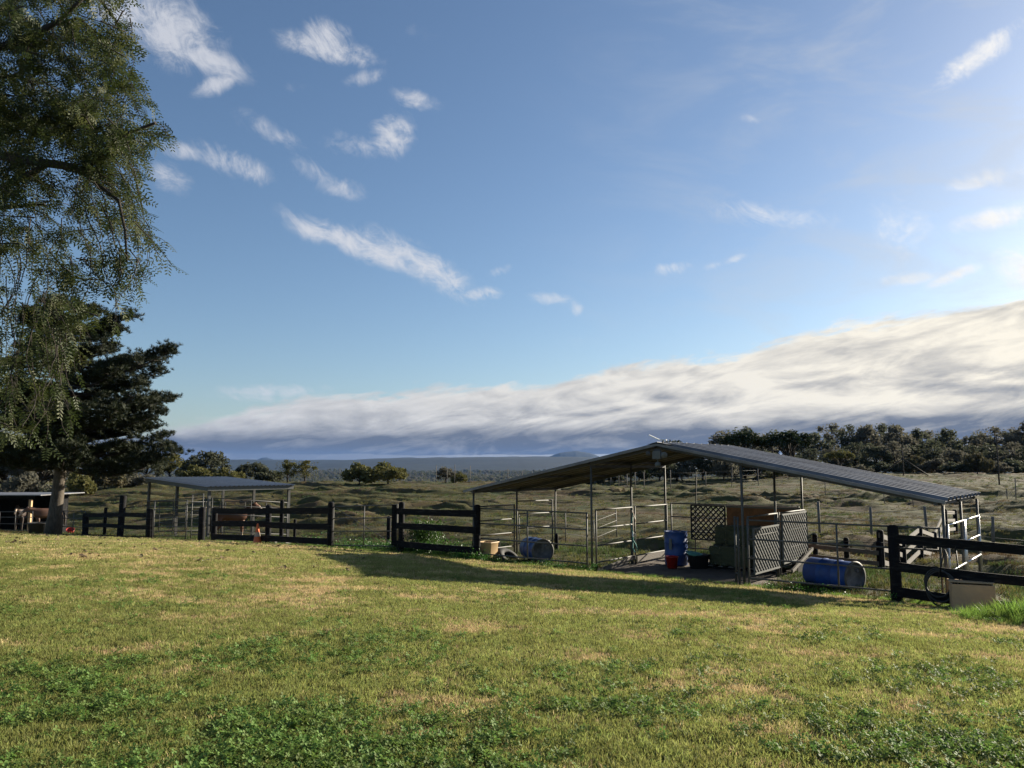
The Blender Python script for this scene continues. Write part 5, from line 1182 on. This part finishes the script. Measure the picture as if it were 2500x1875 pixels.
# --- valley woods: one mass far below
def build_valley_woods():
    r = random.Random(31); T = []
    for k in range(3):
        t = MB()
        for i in range(90):
            d = Vector((r.gauss(0, 1), r.gauss(0, 1), r.gauss(0, 1))).normalized() * r.random() ** .4; leaf_quad(t, (d.x * .5, d.y * .5, .55 + d.z * .45), r.uniform(.1, .2), r, .4, k)
        T.append(t)
    n = 18000; y = np.exp(rng.uniform(np.log(700), np.log(3600), n)); x = rng.uniform(-.72, .72, n) * y
    keep = (fbm(x / 160, y / 160, 3) > -.12) ; x, y = x[keep], y[keep]; n = len(x)
    z = valley_h(x, y)
    s = rng.uniform(7, 13, n) * (1 + .5 * sstep(y, 1500, 5000))
    rot = np.stack([np.zeros(n), np.zeros(n), rng.uniform(0, 6.28, n)], 1)
    tag(scatter('valley_trees', ['crown_dark', 'crown_grey', 'crown_olive'], T, np.stack([x, y, z - .5], 1), rot, s, rng.choice(3, n, p=[.5, .35, .15])), 'hazy woods covering the valley floor and far slopes', 'woods', kind='stuff')
build_valley_woods()

# ------------------------------------------------------------------ weeds along the fence, leaf litter
def leafy(seed, n=60):
    r = random.Random(seed); t = MB()
    for i in range(n): leaf_quad(t, (r.gauss(0, .1), r.gauss(0, .1), abs(r.gauss(.1, .09))), r.uniform(.018, .04), r, 1.0, asp=.75)
    return t
def weeds(name, spots, label, cat='weeds'):
    P = []; S = []
    for (px, s, sp_, n, h) in spots:
        for i in range(n):
            p = line_pt(px + rng.normal(0, sp_), s + rng.normal(0, .18)); P.append((p.x, p.y, p.z + abs(rng.normal(0, h)))); S.append(rng.uniform(.6, 1.3) * (.75 if 'spilling' in label else .42))
    n = len(P); tag(scatter(name, ['weed'], [leafy(1), leafy(2)], np.array(P), np.stack([rng.normal(0, .3, n), rng.normal(0, .3, n), rng.uniform(0, 6.28, n)], 1), np.array(S), rng.integers(0, 2, n)), label, cat, kind='stuff')
weeds('weed_patch', [(1000, -.3, 30, 60, .05), (1060, -.35, 35, 90, .12), (960, -.5, 40, 60, .05), (1110, -.2, 30, 50, .05), (1150, .1, 25, 40, .02), (880, -.25, 40, 40, .04), (780, -.4, 25, 30, .06)], 'bright green leafy weeds spilling under the short black fence panel')
weeds('weed_patch', [(1180, .05, 20, 26, .02), (1250, .05, 40, 30, .02), (1350, .08, 15, 22, .05), (1405, .06, 16, 24, .05), (1430, .0, 15, 16, .04), (1900, .05, 40, 16, .02), (1960, .06, 60, 24, .02)], 'small leafy weeds along the foot of the front panels')
p = line_pt(1046, -.75); pl_ = thing('leafy_plant', p, 'leafy green plant rising behind the short black fence panel', 'plant')
MB().tube([p, p + Vector((.05, 0, .3)), p + Vector((.0, .05, .62))], [.02, .015, .006], 6).build('stem', 'weed', pl_)
n = 70; q = rng.normal(0, 1, (n, 3)) * np.array([.22, .2, .16]) + np.array([p.x, p.y, p.z + .45]); q[:, 2] = np.maximum(q[:, 2], p.z + .08)
scatter_real('foliage', ['weed'], [leafy(3), leafy(4)], q, np.stack([rng.normal(0, .5, n), rng.normal(0, .5, n), rng.uniform(0, 6.28, n)], 1), rng.uniform(.6, 1.2, n), rng.integers(0, 2, n), pl_)
mat('palebit', (.5, .47, .4), .9)
def build_litter():
    r = random.Random(9); T = []
    for k in range(2):
        t = MB()
        for i in range(7 - 4 * k): leaf_quad(t, (r.gauss(0, .05), r.gauss(0, .05), r.uniform(.01, .04)), r.uniform(.012, .03) * (1 - .45 * k), r, 2.0, k)
        T.append(t)
    n = 900; y = rng.uniform(14, 34, n); x = -rng.uniform(.18, .7, n) * y; u, v = uv_of(x, y); k = (v < V0 - .2) & (rng.uniform(0, 1, n) < .3 + .7 * sstep(y, 16, 28)); x, y = x[k], y[k]; n = len(x)
    tag(scatter('leaf_litter', ['deadleaf', 'palebit'], T, np.stack([x, y, lawn_h(x, y) + .01], 1), np.stack([np.zeros(n), np.zeros(n), rng.uniform(0, 6.28, n)], 1), rng.uniform(.7, 2.2, n), rng.integers(0, 2, n)), 'fallen brown leaves scattered on the far lawn', 'leaves', kind='stuff')
build_litter()
#@@PART4

# ------------------------------------------------------------------ haze: one box of thin pale air round the whole scene
def build_haze():
    m = bpy.data.materials.new('haze'); m.use_nodes = True; t = m.node_tree; t.nodes.clear()
    v = t.nodes.new('ShaderNodeVolumePrincipled'); v.inputs['Color'].default_value = (.2, .4, .86, 1); v.inputs['Density'].default_value = 2.7e-5; v.inputs['Anisotropy'].default_value = 0.0
    o_ = t.nodes.new('ShaderNodeOutputMaterial'); t.links.new(v.outputs[0], o_.inputs['Volume']);
    MATS['haze'] = m
    o = MB().box((0, 7600, 90), (34000, 16400, 420)).build('haze', 'haze'); tag(o, kind='stuff')
build_haze()
